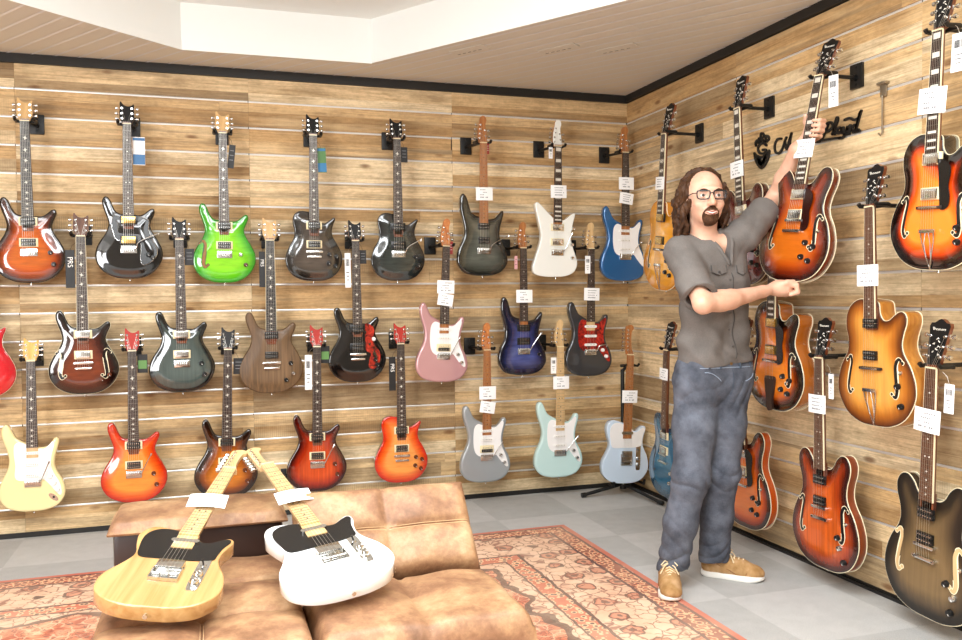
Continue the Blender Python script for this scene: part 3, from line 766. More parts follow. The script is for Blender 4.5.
    if sp.get('arm'):
        q = Hb; ax = sp['arm']; m = MB(); m.tube([tuple(p) for p in crom([(.033, -(q+.006), brz-.01), (.040, -(q+.020), brz+.0), (.055, -(q+.028), brz+.03), (ax[0], -(q+.036), ax[1])], 5)], .0028, 8); m.cyl((ax[0]-.004, -(q+.0355), ax[1]-.012), (ax[0]+.001, -(q+.0365), ax[1]+.002), .0042, .0042, n=8, mi=1); m.build('tremolo_arm', [CHROME, sp.get('armtip', CHROME)], o)
    if sp.get('jack'):
        q = hz(.1, .075); m = MB(); R = Matrix.Rotation(radians(42), 3, 'Y'); poly = [(v.x, v.z) for v in [R @ Vector((.030*cos(2*pi*i/16), 0, .013*sin(2*pi*i/16))) for i in range(16)]]
        m.prism([(x_+.098, z_+.072) for x_, z_ in poly], q-.001, q+.0015, 0); m.cyl((.1, -q, .072), (.1, -q-.003, .072), .006, n=12, mi=1); m.build('jack_plate', [CHROME, BLACKP], o)
    if sp.get('control_plate'):
        m = MB(); m.prism([(x_+.082, z_+.165) for x_, z_ in xy([(-.014,-.075),(0,-.082),(.014,-.075),(.016,0),(.014,.07),(0,.078),(-.014,.07),(-.016,0)], 3)], th-.001, th+.002); m.build('control_plate', CHROME, o, 40)
    fh = sp.get('fholes')
    if fh:
        fm = sp.get('fmat', BLACKP)
        if S in ('semi', 'arch'):
            for sx in (-1, 1): strips_fhole(S, sx*.112, .205 if S == 'semi' else .19, sx, fm, body, sp.get('bind'))
        else:
            for sx in ((-1, 1) if fh == 'both' else (-1,)): strips_fhole(S, sx*.098, .155, sx, fm, body, sp.get('frim'))
    # strings
    ns = sp.get('ns', 6); m = MB(); ends = .30
    zb = {'trem': brz-.005, 'wrap': brz-.002, 'ashtray': brz-.015}.get(bt, brz)
    ht = Hb+(.0155 if bt != 'stop' else .018)
    for i in range(ns):
        f_ = (i-(ns-1)/2)/((ns-1)/2); x0, x1 = f_*.026, f_*.0175; rad = .00055-.00004*i
        a = Vector((x0, -ht, zb)); b = Vector((x1, -(Hb+.0150), nut)); m.cyl(a, b, rad, n=4, cap=False)
        hx, hzz, _s = posts[min(i, 5)] if hk == 'paddle' else (posts[i] if i < len(posts) else posts[-1])
        if hk in ('beak', 'wedge'):
            order = [0, 1, 2, 5, 4, 3]; hx, hzz, _s = posts[order[i]] if i < 6 else posts[3]
        m.cyl(b, (hx, -(Hb+.010+sh(0, hzz+nut)), hzz+nut), rad, n=4, cap=False)
        if bt in ('stop', 'trapeze', 'woodtail', 'wrap'):
            m.cyl(a, (x0, -(Hb+.012), {'stop': brz-.045, 'trapeze': brz-.085, 'woodtail': .145, 'wrap': brz-.032}[bt]), rad, n=4, cap=False)
    m.build('strings', STEEL, o)
    return o, (M, sc, Hb, nut)
# ------------------------------------------------------------------ guitar colours
BK = '#0c0b0b'
def burst(name, stops, **k): return paint_top(name, stops, **k)
def gl(name, c, **k): return plain(name, c, k.get('rough', .1), k.get('metal', 0), 1.0)
S_BLACK = gl('gloss_black', BK); S_DKBROWN = gl('gloss_dark_brown', '#2a1009'); S_CHERRY = gl('gloss_cherry', '#5c150b')
T = {}
T['tob'] = burst('tobacco_flame', [(0, BK), (.10, '#1c0b05'), (.30, '#6e2606'), (.52, '#b1480c'), (.9, '#cc6416')], grain='flame', amt=.3)
T['green'] = burst('green_flame', [(0, '#1f7a12'), (.12, '#2f9a16'), (.4, '#66c81e'), (.8, '#8fe02a')], grain='flame', amt=.22)
T['greyb'] = burst('grey_black_burst', [(0, BK), (.2, '#1b1815'), (.6, '#4a423a'), (1, '#5e544b')], grain='flame', amt=.3)
T['char'] = burst('charcoal_flame', [(0, BK), (.15, '#131515'), (.5, '#2f3533'), (1, '#3a423f')], grain='flame', amt=.4)
T['jp'] = burst('smoky_quilt', [(0, BK), (.12, '#191a17'), (.4, '#40423a'), (.9, '#62645a')], grain='flame', amt=.3)
T['hollow'] = burst('hollow_tobacco', [(0, BK), (.18, '#160806'), (.45, '#43150a'), (.9, '#7c3413')], grain='flame', amt=.3)
T['teal'] = burst('slate_teal', [(0, '#0a0b0b'), (.17, '#121616'), (.26, '#3f4b48'), (1, '#55625e')], grain='grain', amt=.2)
T['walnut'] = burst('matte_walnut', [(0, '#6b5033'), (1, '#7a5d3d')], grain='grain', amt=.5, rough=.5, coat=.1)
T['black'] = burst('black_gloss_top', [(0, BK)])
T['luke'] = burst('blueberry_burst', [(0, '#0a0a14'), (.2, '#141628'), (.5, '#2b3058'), (.9, '#45508a')], grain='flame', amt=.35)
T['cherryb'] = burst('cherry_sun_flame', [(0, '#a81c0a'), (.12, '#c92c0c'), (.35, '#e65a18'), (.7, '#f49038')], grain='flame', amt=.2)
T['tob2'] = burst('tobacco_sun', [(0, BK), (.22, '#2a1206'), (.5, '#8a4210'), (.9, '#c97422')], grain='flame', amt=.25)
T['dkch'] = burst('fire_red_mahogany', [(0, '#1d0604'), (.18, '#4a0d06'), (.45, '#a62a0c'), (.9, '#cf4a18')], grain='grain', amt=.35)
T['orsc'] = burst('vintage_orange_flame', [(0, '#b8200c'), (.12, '#d6300e'), (.35, '#ef6420'), (.7, '#f79c48')], grain='flame', amt=.2)
T['nat'] = wood('natural_ash', '#aa7c46', '#c8a068', (34, 34, 2.0), .22, .8)
T['held'] = burst('antique_amber_burst', [(0, '#160504'), (.14, '#2c0a05'), (.40, '#742308'), (.68, '#ae480d'), (1, '#c66416')], grain='flame', amt=.12)
T['sun'] = burst('three_tone_burst', [(0, BK), (.30, '#140705'), (.44, '#6a1a06'), (.60, '#d8440c'), (.85, '#f06a18'), (1, '#f8862c')])
T['dksun'] = burst('vintage_burst', [(0, BK), (.26, '#160a05'), (.46, '#6a2606'), (.66, '#d0600f'), (.95, '#ea8420')], grain='flame', amt=.1)
T['amberT'] = burst('tobacco_flat_burst', [(0, '#3c1a04'), (.14, '#6a340a'), (.42, '#a86018'), (.75, '#d48f38'), (1, '#de9c48')], grain='grain', amt=.2, rough=.35, coat=.3)
T['or335'] = burst('orange_sunburst_semi', [(0, BK), (.15, '#2a0c04'), (.38, '#a8380a'), (.6, '#e4661a'), (1, '#f08030')], grain='flame', amt=.1)
T['red335'] = burst('cherry_striped_burst', [(0, '#1c0804'), (.18, '#481306'), (.48, '#a2380c'), (.85, '#d05c1c')], grain='stripe', amt=.35, rough=.25)
T['brn335'] = burst('brown_black_burst', [(0, '#0e0b08'), (.26, '#20180f'), (.55, '#54422a'), (1, '#78603e')], grain='grain', amt=.25, rough=.4, coat=.2)
T['dkred'] = burst('transparent_dark_red', [(0, '#2c0606'), (.5, '#5a0d0c'), (1, '#701614')])
T['orangeA'] = burst('transparent_orange', [(0, '#c07818'), (.4, '#de9628'), (1, '#eaa83c')], grain='flame', amt=.12)
T['blue2'] = burst('trans_blue', [(0, '#14364a'), (.4, '#245a78'), (1, '#2c6a8c')], grain='flame', amt=.25)
T['redw'] = burst('bright_red', [(0, '#b3101c'), (.5, '#d41a26'), (1, '#de2a30')], grain='flame', amt=.12)
def solid(nm, c, metal=0.0, rough=.12):
    T[nm] = plain(nm+'_finish', c, rough, metal, 1.0)
solid('white', '#eff0e8'); solid('blue', '#1f5f96', .25, .25); solid('rose', '#c9999b', .35, .3); solid('charc', '#35383c', .35, .3); solid('cream', '#f0dda4')
solid('silver', '#a3a9ac', .35, .3); solid('mint', '#c3e0dc'); solid('sky', '#cfe0f0'); solid('twhite', '#f6f6f4')
WPG = plain('white_guard', '#f1efec', .3); BPG = plain('black_guard', '#141313', .25); 
def tort():
    m, nt, b = newmat('red_tortoise_guard'); n = noise(nt, 26, 4, dist=1.5)
    nt.links.new(ramp(nt, n, [(.35, '#2c0706'), (.5, '#8c1a14'), (.65, '#c03020')]), b.inputs['Base Color']); b.inputs['Roughness'].default_value = .2; return m
TORT = tort()
IV = plain('ivory_binding', '#ece0bd', .35)
H_NAT = wood('headstock_maple', '#c49a62', '#d8b47c', rough=.5); H_BLACK = plain('headstock_black', '#0f0e0e', .45, spec=.3); H_RED = plain('headstock_red', '#a8281a', .45, spec=.3); H_ROSE = wood('headstock_rosewood', '#4a2a1a', '#6c452e', rough=.5)
H_FIG = wood('headstock_figured', '#a85a2a', '#d08a4a', (40, 40, 60), rough=.45); H_WHITE = gl('headstock_white', '#efefe6'); H_DKR = gl('headstock_dark_red', '#2c0a0a')
H_YEL = wood('headstock_honey', '#d8a048', '#e6ba68', rough=.5)

def pr(top, side=S_BLACK, head=H_BLACK, pu='hb_cream', shape='double', bridge='trem', **k):
    d = dict(shape=shape, top=T[top], side=side, neck=MAHOG, board=ROSEW, head=('beak', head), inlay='bird', pickups=[(pu, .314), (pu, .207)], bridge=bridge, logomat=PEARL)
    d.update(k); return d
KN2 = [('black', .098, .155), ('black', .112, .095)]
AMB2 = [('amber', .098, .155), ('amber', .112, .095)]
def mm(top, neck=ROAST, board=None, head=None, shape='offset', guard=WPG, pus=None, **k):
    d = dict(shape=shape, top=T[top], side=k.pop('side', T[top]), neck=neck, board=board or neck, head=('egg', head or neck), inlay='dot', inlaymat=(BLACKP if (board or neck) in (ROAST, MAPLE) else PEARL),
             pickups=pus or [('sc_white', .315), ('sc_white', .255), ('sc_white', .2)], bridge='trem', board_end=.345)
    if guard: d['guard'] = ('cutlass', guard)
    d.update(k); return d
KMM = [('chrome', .088, .165), ('chrome', .112, .118)]
def ib(top, side, shape='semi', pu='hb_nickel', **k):
    d = dict(shape=shape, top=T[top], side=side, neck=MAHOG, board=ROSEL if k.get('inlay') == 'dot' else ROSEW, head=('wedge', H_BLACK), inlay='block', pickups=[(pu, .372 if shape == 'semi' else .40), (pu, .285 if shape == 'semi' else .275)], bridge='stop', bind=IV, fholes='both',
             knobs=[('black', .085, .165), ('black', .128, .150), ('black', .075, .105), ('black', .112, .090)], switch=[(.135, .215, 1)], tun=CHROME, logo='Ibanez')
    d.update(k); return d
BW = 'guitars hanging on the back wall'; RW = 'guitars hanging on the right wall'
GUITARS = []   # (short description, object, frame, wall, offset)
def hang(short, label, sp, wall, o, x0, z0, x1, z1, name='electric_guitar', hanger=True, hx=0, scale=None, cat='electric guitar'):
    if wall == 'B': B, Tt, n = (x0, -o+.03, z0), (x1, -o+.03, z1), (0, -1, 0)
    else: B, Tt, n = (-o+.03, x0, z0), (-o+.03, x1, z1), (-1, 0, 0)
    ob, fr = guitar(name, label, sp, BW if wall == 'B' else RW, B, Tt, n, scale, cat)
    GUITARS.append((short, ob, fr, wall, o, hanger, hx)); return fr
FR = {}
# --- back wall, top row
FR['tob'] = hang('tobacco sunburst guitar with pale headstock', 'tobacco sunburst double-cut electric guitar with pale maple headstock, top left of back wall', pr('tob', pu='hb_cream', head=H_NAT, knobs=KN2, arm=None, board=EBONY), 'B', .14, -3.539, 1.366, -3.546, 2.324, hx=.03)
FR['blk'] = hang('glossy black guitar with silver-edged black guard', 'glossy black double-cut electric guitar with silver-edged black pickguard and copper pickups', pr('black', pu='hb_bare', guard=('black_s2', BPG), guard_line=CHROME, arm=(.155, .245), knobs=[('black', .095, .13), ('black', .118, .115)], board=ROSEW, pickups=[('hb_gold', .314), ('hb_gold', .207)], inlay='dot'), 'B', .14, -3.06, 1.386, -3.056, 2.333, hx=.02)
FR['green'] = hang('bright green guitar', 'bright green flame-top electric guitar with one f-hole and pale headstock', pr('green', side=gl('gloss_green', '#2f8a18'), head=H_NAT, knobs=[('chrome', .085, .155), ('amber', .112, .1)], fholes='left', fmat=plain('f_hole_amber', '#8a5a18', .5), frim=plain('f_hole_dark', '#1c3a10', .4)), 'B', .14, -2.57, 1.362, -2.569, 2.308)
FR['grysc'] = hang('grey-black single-cut guitar with chrome pickup rings', 'grey-black burst single-cut electric guitar with white pickup rings and no tremolo arm', pr('greyb', shape='single', bridge='wrap', pu='hb_cream', knobs=[('black', .085, .15), ('black', .125, .14), ('black', .08, .1), ('black', .12, .085)], bind=plain('grey_edge', '#6d655c', .3)), 'B', .14, -2.08, 1.371, -2.077, 2.319)
FR['chsc'] = hang('charcoal flame single-cut guitar with tremolo arm', 'charcoal flame single-cut electric guitar with tremolo arm and black pickups', pr('char', shape='single', pu='hb_black', arm=(.13, .24), knobs=[('black', .10, .14), ('black', .118, .09)]), 'B', .14, -1.589, 1.369, -1.594, 2.322, hx=-.02)
FR['jp'] = hang('smoky grey deep-cutaway guitar', 'smoky grey deep-cutaway electric guitar with roasted maple neck and black pickups', mm('jp', shape='deep', side=S_BLACK, guard=None, pus=[('hb_bare', .30), ('hb_bare', .215)], arm=(.15, .245), knobs=[('black', .095, .2)], board_end=.34), 'B', .2, -1.078, 1.396, -1.074, 2.35)
FR['mari'] = hang('white angular guitar', 'white angular-bodied electric guitar with white headstock and block inlays', mm('white', shape='angled', board=ROSEW, head=H_WHITE, guard=None, pus=[('hb_nickel', .305), ('hb_nickel', .215)], inlay='block', knobs=[('chrome', .098, .2), ('chrome', .1, .12), ('chrome', .105, .3)], arm=(.085, .27), board_end=.335), 'B', .2, -.601, 1.388, -.586, 2.352)
FR['blue'] = hang('deep blue guitar with white guard', 'deep metallic blue electric guitar with white pickguard near the wall corner', mm('blue', board=ROSEW, head=ROAST, arm=(.10, .25), knobs=[]), 'B', .2, -.132, 1.361, -.126, 2.345)
# --- middle row
FR['red'] = hang('red guitar cut off by the left edge', 'bright red electric guitar cut off by the left edge of the photo', pr('redw', side=gl('gloss_red', '#8c1018'), pu='hb_cream', shape='single', bridge='wrap', bind=IV), 'B', .14, -3.775, .775, -3.79, 1.72)
FR['hollow'] = hang('dark tobacco guitar with two f-holes', 'dark tobacco burst hollow electric guitar with two f-holes and nickel pickups', pr('hollow', pu='hb_nickel', head=H_ROSE, bridge='wrap', fholes='both', fmat=S_BLACK, frim=IV, bind=IV, neckbind=IV, knobs=[('amber', .122, .10), ('amber', .085, .075)]), 'B', .14, -3.294, .775, -3.294, 1.735)
FR['dkgrn'] = hang('slate green guitar with black rim', 'slate green double-cut electric guitar with glossy black rim and nickel pickups', pr('teal', pu='hb_nickel', knobs=[('black', .098, .155), ('black', .112, .095)]), 'B', .14, -2.802, .763, -2.805, 1.723)
FR['brown'] = hang('matte brown walnut guitar', 'matte brown walnut electric guitar with black pickups and pale headstock', pr('walnut', side=wood('matte_walnut_side', '#5c432a', '#7a5b3a'), pu='hb_bare', head=H_NAT, bridge='wrap', board=EBONY, neckbind=IV, knobs=[('black', .10, .16), ('chrome', .112, .105), ('black', .075, .07)]), 'B', .14, -2.326, .737, -2.326, 1.727)
FR['blktort'] = hang('black guitar with red tortoise guard', 'glossy black electric guitar with red tortoiseshell wing pickguard', pr('black', pu='hb_black', guard=('wing', TORT), knobs=[('white', .095, .25), ('black', .1, .13), ('black', .112, .1)], bridge='wrap'), 'B', .14, -1.835, .779, -1.845, 1.724)
FR['rose'] = hang('rose pink guitar with white guard', 'rose pink metallic electric guitar with white pickguard and figured headstock', mm('rose', board=ROSEW, head=H_FIG, pus=[('sc_white', .315), ('sc_white', .262), ('hb_zebra', .205)], arm=(.09, .27), knobs=KMM), 'B', .2, -1.342, .765, -1.306, 1.741)
FR['luke'] = hang('dark blue burst guitar', 'dark blue burst deep-cutaway electric guitar with rosewood fingerboard', mm('luke', shape='deep', side=plain('midnight_side', '#101226', .1, 0, 1), board=ROSEW, head=ROAST, guard=None, pus=[('hb_black', .30), ('hb_black', .215)], arm=(.11, .27), knobs=[('black', .105, .13)], board_end=.34), 'B', .2, -.826, .787, -.824, 1.719)
FR['charc'] = hang('charcoal guitar with red tortoise guard', 'charcoal metallic electric guitar with red tortoiseshell guard and three white pickups', mm('charc', neck=MAPLE, board=ROSEW, head=MAPLE, guard=TORT, arm=(.10, .2), knobs=[('white', .085, .165), ('white', .11, .125)]), 'B', .2, -.381, .763, -.367, 1.733)
# --- bottom row
FR['cream'] = hang('cream guitar with white guard', 'pale cream electric guitar with white pickguard and honey headstock, bottom left of wall', pr('cream', shape='offset', side=T['cream'], head=H_YEL, neck=MAPLE, pickups=[('sc_white', .315), ('sc_white', .255), (('sc_white', .12), .195)], guard=('strat', WPG), jack=True, arm=(.085, .27), knobs=[('white', .085, .185), ('white', .103, .148), ('white', .118, .112)], bridgemat=CHROME, board_end=.345), 'B', .14, -3.552, .17, -3.545, 1.126)
FR['cherry'] = hang('cherry sunburst double-cut guitar with red headstock', 'cherry orange flame double-cut electric guitar with red headstock and tremolo arm', pr('cherryb', side=S_CHERRY, head=H_RED, knobs=AMB2, arm=(.09, .27)), 'B', .14, -3.059, .176, -3.055, 1.121)
FR['tob2'] = hang('tobacco guitar behind the sofa headstocks', 'small tobacco sunburst electric guitar hanging behind the two sofa guitar headstocks', pr('tob2', knobs=AMB2, arm=(.09, .27)), 'B', .14, -2.586, .159, -2.558, 1.116)
FR['dkch'] = hang('dark fire-red guitar', 'dark fire-red mahogany double-cut electric guitar with red headstock and cream pickups', pr('dkch', side=S_CHERRY, head=H_RED, knobs=AMB2, arm=(.09, .27)), 'B', .14, -2.082, .157, -2.073, 1.118)
FR['orsc'] = hang('orange single-cut guitar', 'vintage orange flame single-cut electric guitar with red headstock', pr('orsc', side=S_CHERRY, head=H_RED, shape='single', bridge='wrap', knobs=[('amber', .085, .15), ('amber', .122, .135), ('amber', .08, .1), ('amber', .115, .08)]), 'B', .14, -1.586, .171, -1.586, 1.12)
FR['silver'] = hang('silver guitar with white guard', 'silver metallic electric guitar with white pickguard and roasted maple neck', mm('silver', pus=[('sc_white', .315), ('sc_white', .262), ('hb_zebra', .205)], head=H_FIG, arm=(.09, .25), knobs=KMM), 'B', .2, -1.073, .144, -1.062, 1.117)
FR['mint'] = hang('pale mint guitar', 'pale mint green electric guitar with white pickguard and maple neck', mm('mint', neck=MAPLE, arm=(.11, .26), knobs=KMM), 'B', .2, -.592, .138, -.583, 1.127)
SLAB = lambda top, neck, guard: dict(shape='slab', top=T[top], side=T[top], neck=neck, board=neck, head=('paddle', neck), inlay='dot', inlaymat=BLACKP, pickups=[('sc_chrome', .315), ('hb_plain', .185)], bridge='ashtray', guard=('tele', guard), control_plate=True, knobs=[('chrome', .082, .155), ('chrome', .082, .118)], switch=[(.082, .205, -.6)], switchmat=BLACKP, board_end=.345)
FR['tele'] = hang('pale blue slab guitar on the floor stand', 'pale sky blue slab-body electric guitar with white guard on a floor stand', SLAB('sky', ROAST, WPG), 'B', .3, -.192, .09, -.144, 1.084, hanger=False)
# --- right wall
FR['orange'] = hang('orange guitar behind the man', 'orange single-cut archtop guitar partly hidden behind the man', ib('orangeA', gl('gloss_orange', '#c8801e'), 'arch', bridge='trapeze', pu='hb_gold', inlay='split'), 'R', .16, -.79, 1.298, -.896, 2.331, 'archtop_guitar')
FR['dkred'] = hang('dark red guitar behind the man', 'dark red semi-hollow guitar partly hidden behind the man', ib('dkred', gl('gloss_dark_red', '#3c0808')), 'R', .16, -1.543, 1.314, -1.498, 2.336, 'semi_hollow_guitar')
FR['sunarch'] = hang('bright sunburst archtop', 'black and orange sunburst archtop guitar at the top right with black guard', ib('sun', S_BLACK, 'arch', bridge='trapeze', pu='hb_nickel', guard=('arch', BPG), knobs=[('black', .12, .15), ('black', .12, .10), ('black', .155, .15)]), 'R', .16, -2.685, 1.35, -2.745, 2.342, 'archtop_guitar')
FR['blue2'] = hang('blue semi-hollow guitar', 'translucent blue semi-hollow guitar low on the right wall beside the stand', ib('blue2', gl('gloss_navy', '#14405c'), inlay='dot', knobs=[('chrome', .085, .165), ('chrome', .128, .150), ('chrome', .075, .105), ('chrome', .112, .090)], bind=None), 'R', .16, -.769, .103, -.832, 1.116, 'semi_hollow_guitar')
FR['dksun'] = hang('dark sunburst archtop with wooden tailpiece', 'dark amber sunburst archtop guitar with wooden tailpiece under the held guitar', ib('dksun', gl('gloss_amber', '#a65a18'), 'arch', bridge='woodtail', pu='hb_gold', guard=('arch', BPG), bind=IV), 'R', .16, -1.8, .739, -1.842, 1.755, 'archtop_guitar')
FR['amber'] = hang('amber archtop', 'matte amber brown archtop guitar with black pickups and trapeze tailpiece', ib('amberT', wood('amber_side', '#a8661e', '#c88a3a', coat=.2), 'arch', bridge='trapeze', pu='hb_bare', knobs=[('black', .13, .165), ('black', .14, .09)], inlay='dot', bind=IV), 'R', .16, -2.423, .753, -2.415, 1.765, 'archtop_guitar')
FR['or335'] = hang('orange semi-hollow guitar behind the legs', 'orange sunburst semi-hollow guitar half hidden behind the man\'s legs', ib('or335', gl('gloss_orange_brown', '#b8480e'), guard=('arch', BPG)), 'R', .16, -1.54, .126, -1.527, 1.155, 'semi_hollow_guitar')
FR['red335'] = hang('cherry semi-hollow guitar', 'striped cherry brown semi-hollow guitar with black f-holes low on the right wall', ib('red335', wood('cherry_side', '#6a2a10', '#8c3e18', coat=.4), pu='hb_bare', inlay='dot', knobs=[('black', .10, .155), ('chrome', .11, .115), ('black', .125, .06)]), 'R', .16, -2.098, .092, -2.091, 1.164, 'semi_hollow_guitar')
FR['brn335'] = hang('dark brown semi-hollow guitar', 'dark brown burst semi-hollow guitar with cream f-holes at the bottom right', ib('brn335', gl('gloss_umber', '#1c1712'), pu='hb_bare', inlay='dot', fmat=plain('f_hole_light', '#c8a878', .6), knobs=[('black', .09, .155), ('chrome', .12, .115), ('black', .105, .06)]), 'R', .16, -2.643, .075, -2.691, 1.17, 'semi_hollow_guitar')
# --- the one being lifted down
HELD = guitar('semi_hollow_guitar', 'antique amber semi-hollow guitar held at neck and body by the man', ib('held', gl('gloss_red_brown', '#6a240c'), bridge='stop', guard=('arch', plain('dark_tort_guard', '#2a0f0a', .2)), inlay='block'), None, (-.275, -2.03, 1.318), (-.115, -2.105, 2.335), (-cos(radians(6)), -sin(radians(6)), 0))
FR['held'] = HELD[1]
GUITARS.append(('guitar held by the man', HELD[0], HELD[1], 'R', .145, True, 0))
# --- the two on the sofa
NATG = guitar('electric_guitar', 'natural ash slab-body electric guitar with black guard lying on the sofa', SLAB('nat', MAPLE, BPG), 'guitars lying on the sofa', (-2.832, -2.815, .462), (-2.560, -1.88, .682), (.06, -.22, .97))
WHTG = guitar('electric_guitar', 'white slab-body electric guitar with black guard lying on the sofa', SLAB('twhite', MAPLE, BPG), 'guitars lying on the sofa', (-2.312, -2.82, .460), (-2.516, -1.86, .684), (-.05, -.22, .97))
FR['nat'] = NATG[1]; FR['wht'] = WHTG[1]

# ------------------------------------------------------------------ wall hangers
def hanger(short, fr, wall, o, hx):
    M, sc, Hb, nut = fr
    p = M @ Vector((0, -(Hb-.010)*sc, (nut+.008)*sc))
    t = thing('guitar_hanger', 'black wall hanger under the headstock of the '+short, 'guitar hanger', p, (0, 0, 0 if wall == 'B' else -pi/2), 'black wall hangers')
    gap = -p.y if wall == 'B' else -p.x
    if o > .18 and wall == 'B': hx = -.045
    sl = hx
    m = MB(); m.box((sl, gap-.008, .008), (.072, .014, .105), 0, bev=.004)
    for z in (-.028, .044): m.cyl((sl, gap-.012, z), (sl, gap-.018, z), .006, n=10)
    m.build('plate', BLACKM, t)
    m = MB(); m.cyl((sl, gap-.012, 0), (0, .030, 0), .0085, n=10); m.cyl((sl*.9, gap-.03, 0), (sl, gap-.015, 0), .013, n=12); m.build('arm', BLACKM, t)
    m = MB(); m.box((0, .030, -.002), (.105, .016, .016), 0, bev=.005)
    for sx in (-1, 1):
        m.tube([(sx*.046, .03, 0), (sx*.046, .0, -.001), (sx*.044, -.022, -.001), (sx*.044, -.030, .008)], .0085, 8)
    m.build('yoke', BLACKM, t)
    return t
for short, ob, fr, wall, o, hg, hx in GUITARS:
    if hg: hanger(short, fr, wall, o, hx)
# ------------------------------------------------------------------ price tags clipped round the necks
SHORT = {'jp': 'smoky grey deep-cutaway guitar', 'mari': 'white angular guitar', 'blue': 'deep blue guitar', 'rose': 'rose pink guitar', 'luke': 'dark blue burst guitar', 'charc': 'charcoal guitar with the red tortoise guard', 'silver': 'silver guitar', 'mint': 'pale mint guitar', 'tele': 'pale blue guitar on the stand',
         'orange': 'orange archtop behind the man', 'dkred': 'dark red guitar behind the man', 'sunarch': 'bright sunburst archtop', 'blue2': 'blue semi-hollow guitar', 'amber': 'amber archtop', 'red335': 'cherry semi-hollow guitar', 'brn335': 'dark brown semi-hollow guitar', 'held': 'guitar the man holds', 'nat': 'natural ash guitar on the sofa', 'wht': 'white guitar on the sofa',
         'blk': 'glossy black guitar with silver-edged guard', 'green': 'bright green guitar', 'grysc': 'grey-black single-cut guitar', 'chsc': 'charcoal single-cut guitar', 'hollow': 'dark tobacco two f-hole guitar', 'dkgrn': 'slate green guitar', 'brown': 'matte brown guitar', 'blktort': 'black guitar with red tortoise guard', 'dkch': 'dark fire-red guitar', 'orsc': 'orange single-cut guitar', 'cherry': 'cherry sunburst guitar with red headstock', 'tob2': 'tobacco guitar behind the sofa'}
def card_mesh(w, h, seed):
    rnd = random.Random(seed); m = MB(); n = 6
    P = []
    for i in range(n+1):
        x = -w/2+w*i/n; y = -.004*cos(pi*(i/n-.5))
        P += [(x, y, -h/2), (x, y, h/2), (x, y+.0008, -h/2), (x, y+.0008, h/2)]
    F = []
    for i in range(n):
        a, b = 4*i, 4*i+4
        F += [(a, b, b+1, a+1), (a+2, a+3, b+3, b+2), (a+1, b+1, b+3, a+3), (a, a+2, b+2, b)]
    F += [(0, 1, 3, 2), (4*n, 4*n+2, 4*n+3, 4*n+1)]
    m.add(P, F)
    q = MB()
    for k in range(4):
        z = h*(.30-.19*k); l = w*rnd.uniform(.3, .62); x0 = -w*.36+rnd.uniform(0, w*.1); th = h*(.055 if k < 3 else .085)
        nn = max(3, int(l/.008))
        for i in range(nn):
            if rnd.random() < .2: continue
            xx = x0+l*(i+.5)/nn; q.box((xx, -.0046*cos(pi*(xx/w))-.0003, z), (l/nn*.7, .0004, th))
    return m.mesh('card', CARD), q.mesh('print', PRINT, 0)
CARDS = [card_mesh(.105, .078, s) for s in range(3)]
def price_tag(key, z, tilt=0, sc=1.0, lift=.0, which=''):
    M, s, Hb, nut = FR[key]
    lab = 'white price card %s on the neck of the %s' % (which, SHORT[key])
    t = thing('price_tag', ' '.join(lab.split()), 'price tag', group='white price cards on the necks')
    t.matrix_world = M @ Matrix.Translation((0, -(Hb+.0185+lift)*s, z)) @ Matrix.Rotation(radians(tilt), 4, 'Y') @ Matrix.Scale(sc, 4)
    a, b = CARDS[int(z*1000) % 3]
    c = link('card', a, t); link('print', b, t)
for a in [('jp', .49, -1), ('mari', .525, -1), ('blue', .616, 0), ('blue', .522, 8, .9), ('rose', .566, 0), ('rose', .49, 7, .9), ('luke', .484, 0), ('charc', .516, 1), ('silver', .547, 0), ('silver', .46, 9, .9), ('mint', .595, 0), ('tele', .548, 0),
          ('orange', .60, 0, .9), ('dkred', .563, 0, 1), ('sunarch', .592, 3, 1.15), ('blue2', .719, 0, .85), ('amber', .584, 0, 1.05), ('red335', .708, 0, 1), ('brn335', .734, 2, 1.1), ('held', .560, 0, 1.0), ('nat', .545, -6, 1.1), ('wht', .515, 5, 1.05, .006)]:
    w = ''
    if a[0] in ('blue', 'rose', 'silver'): w = 'lower tilted' if len(a) > 3 else 'upper'
    if w: w = '(%s of two)' % w
    price_tag(*a, which=w)
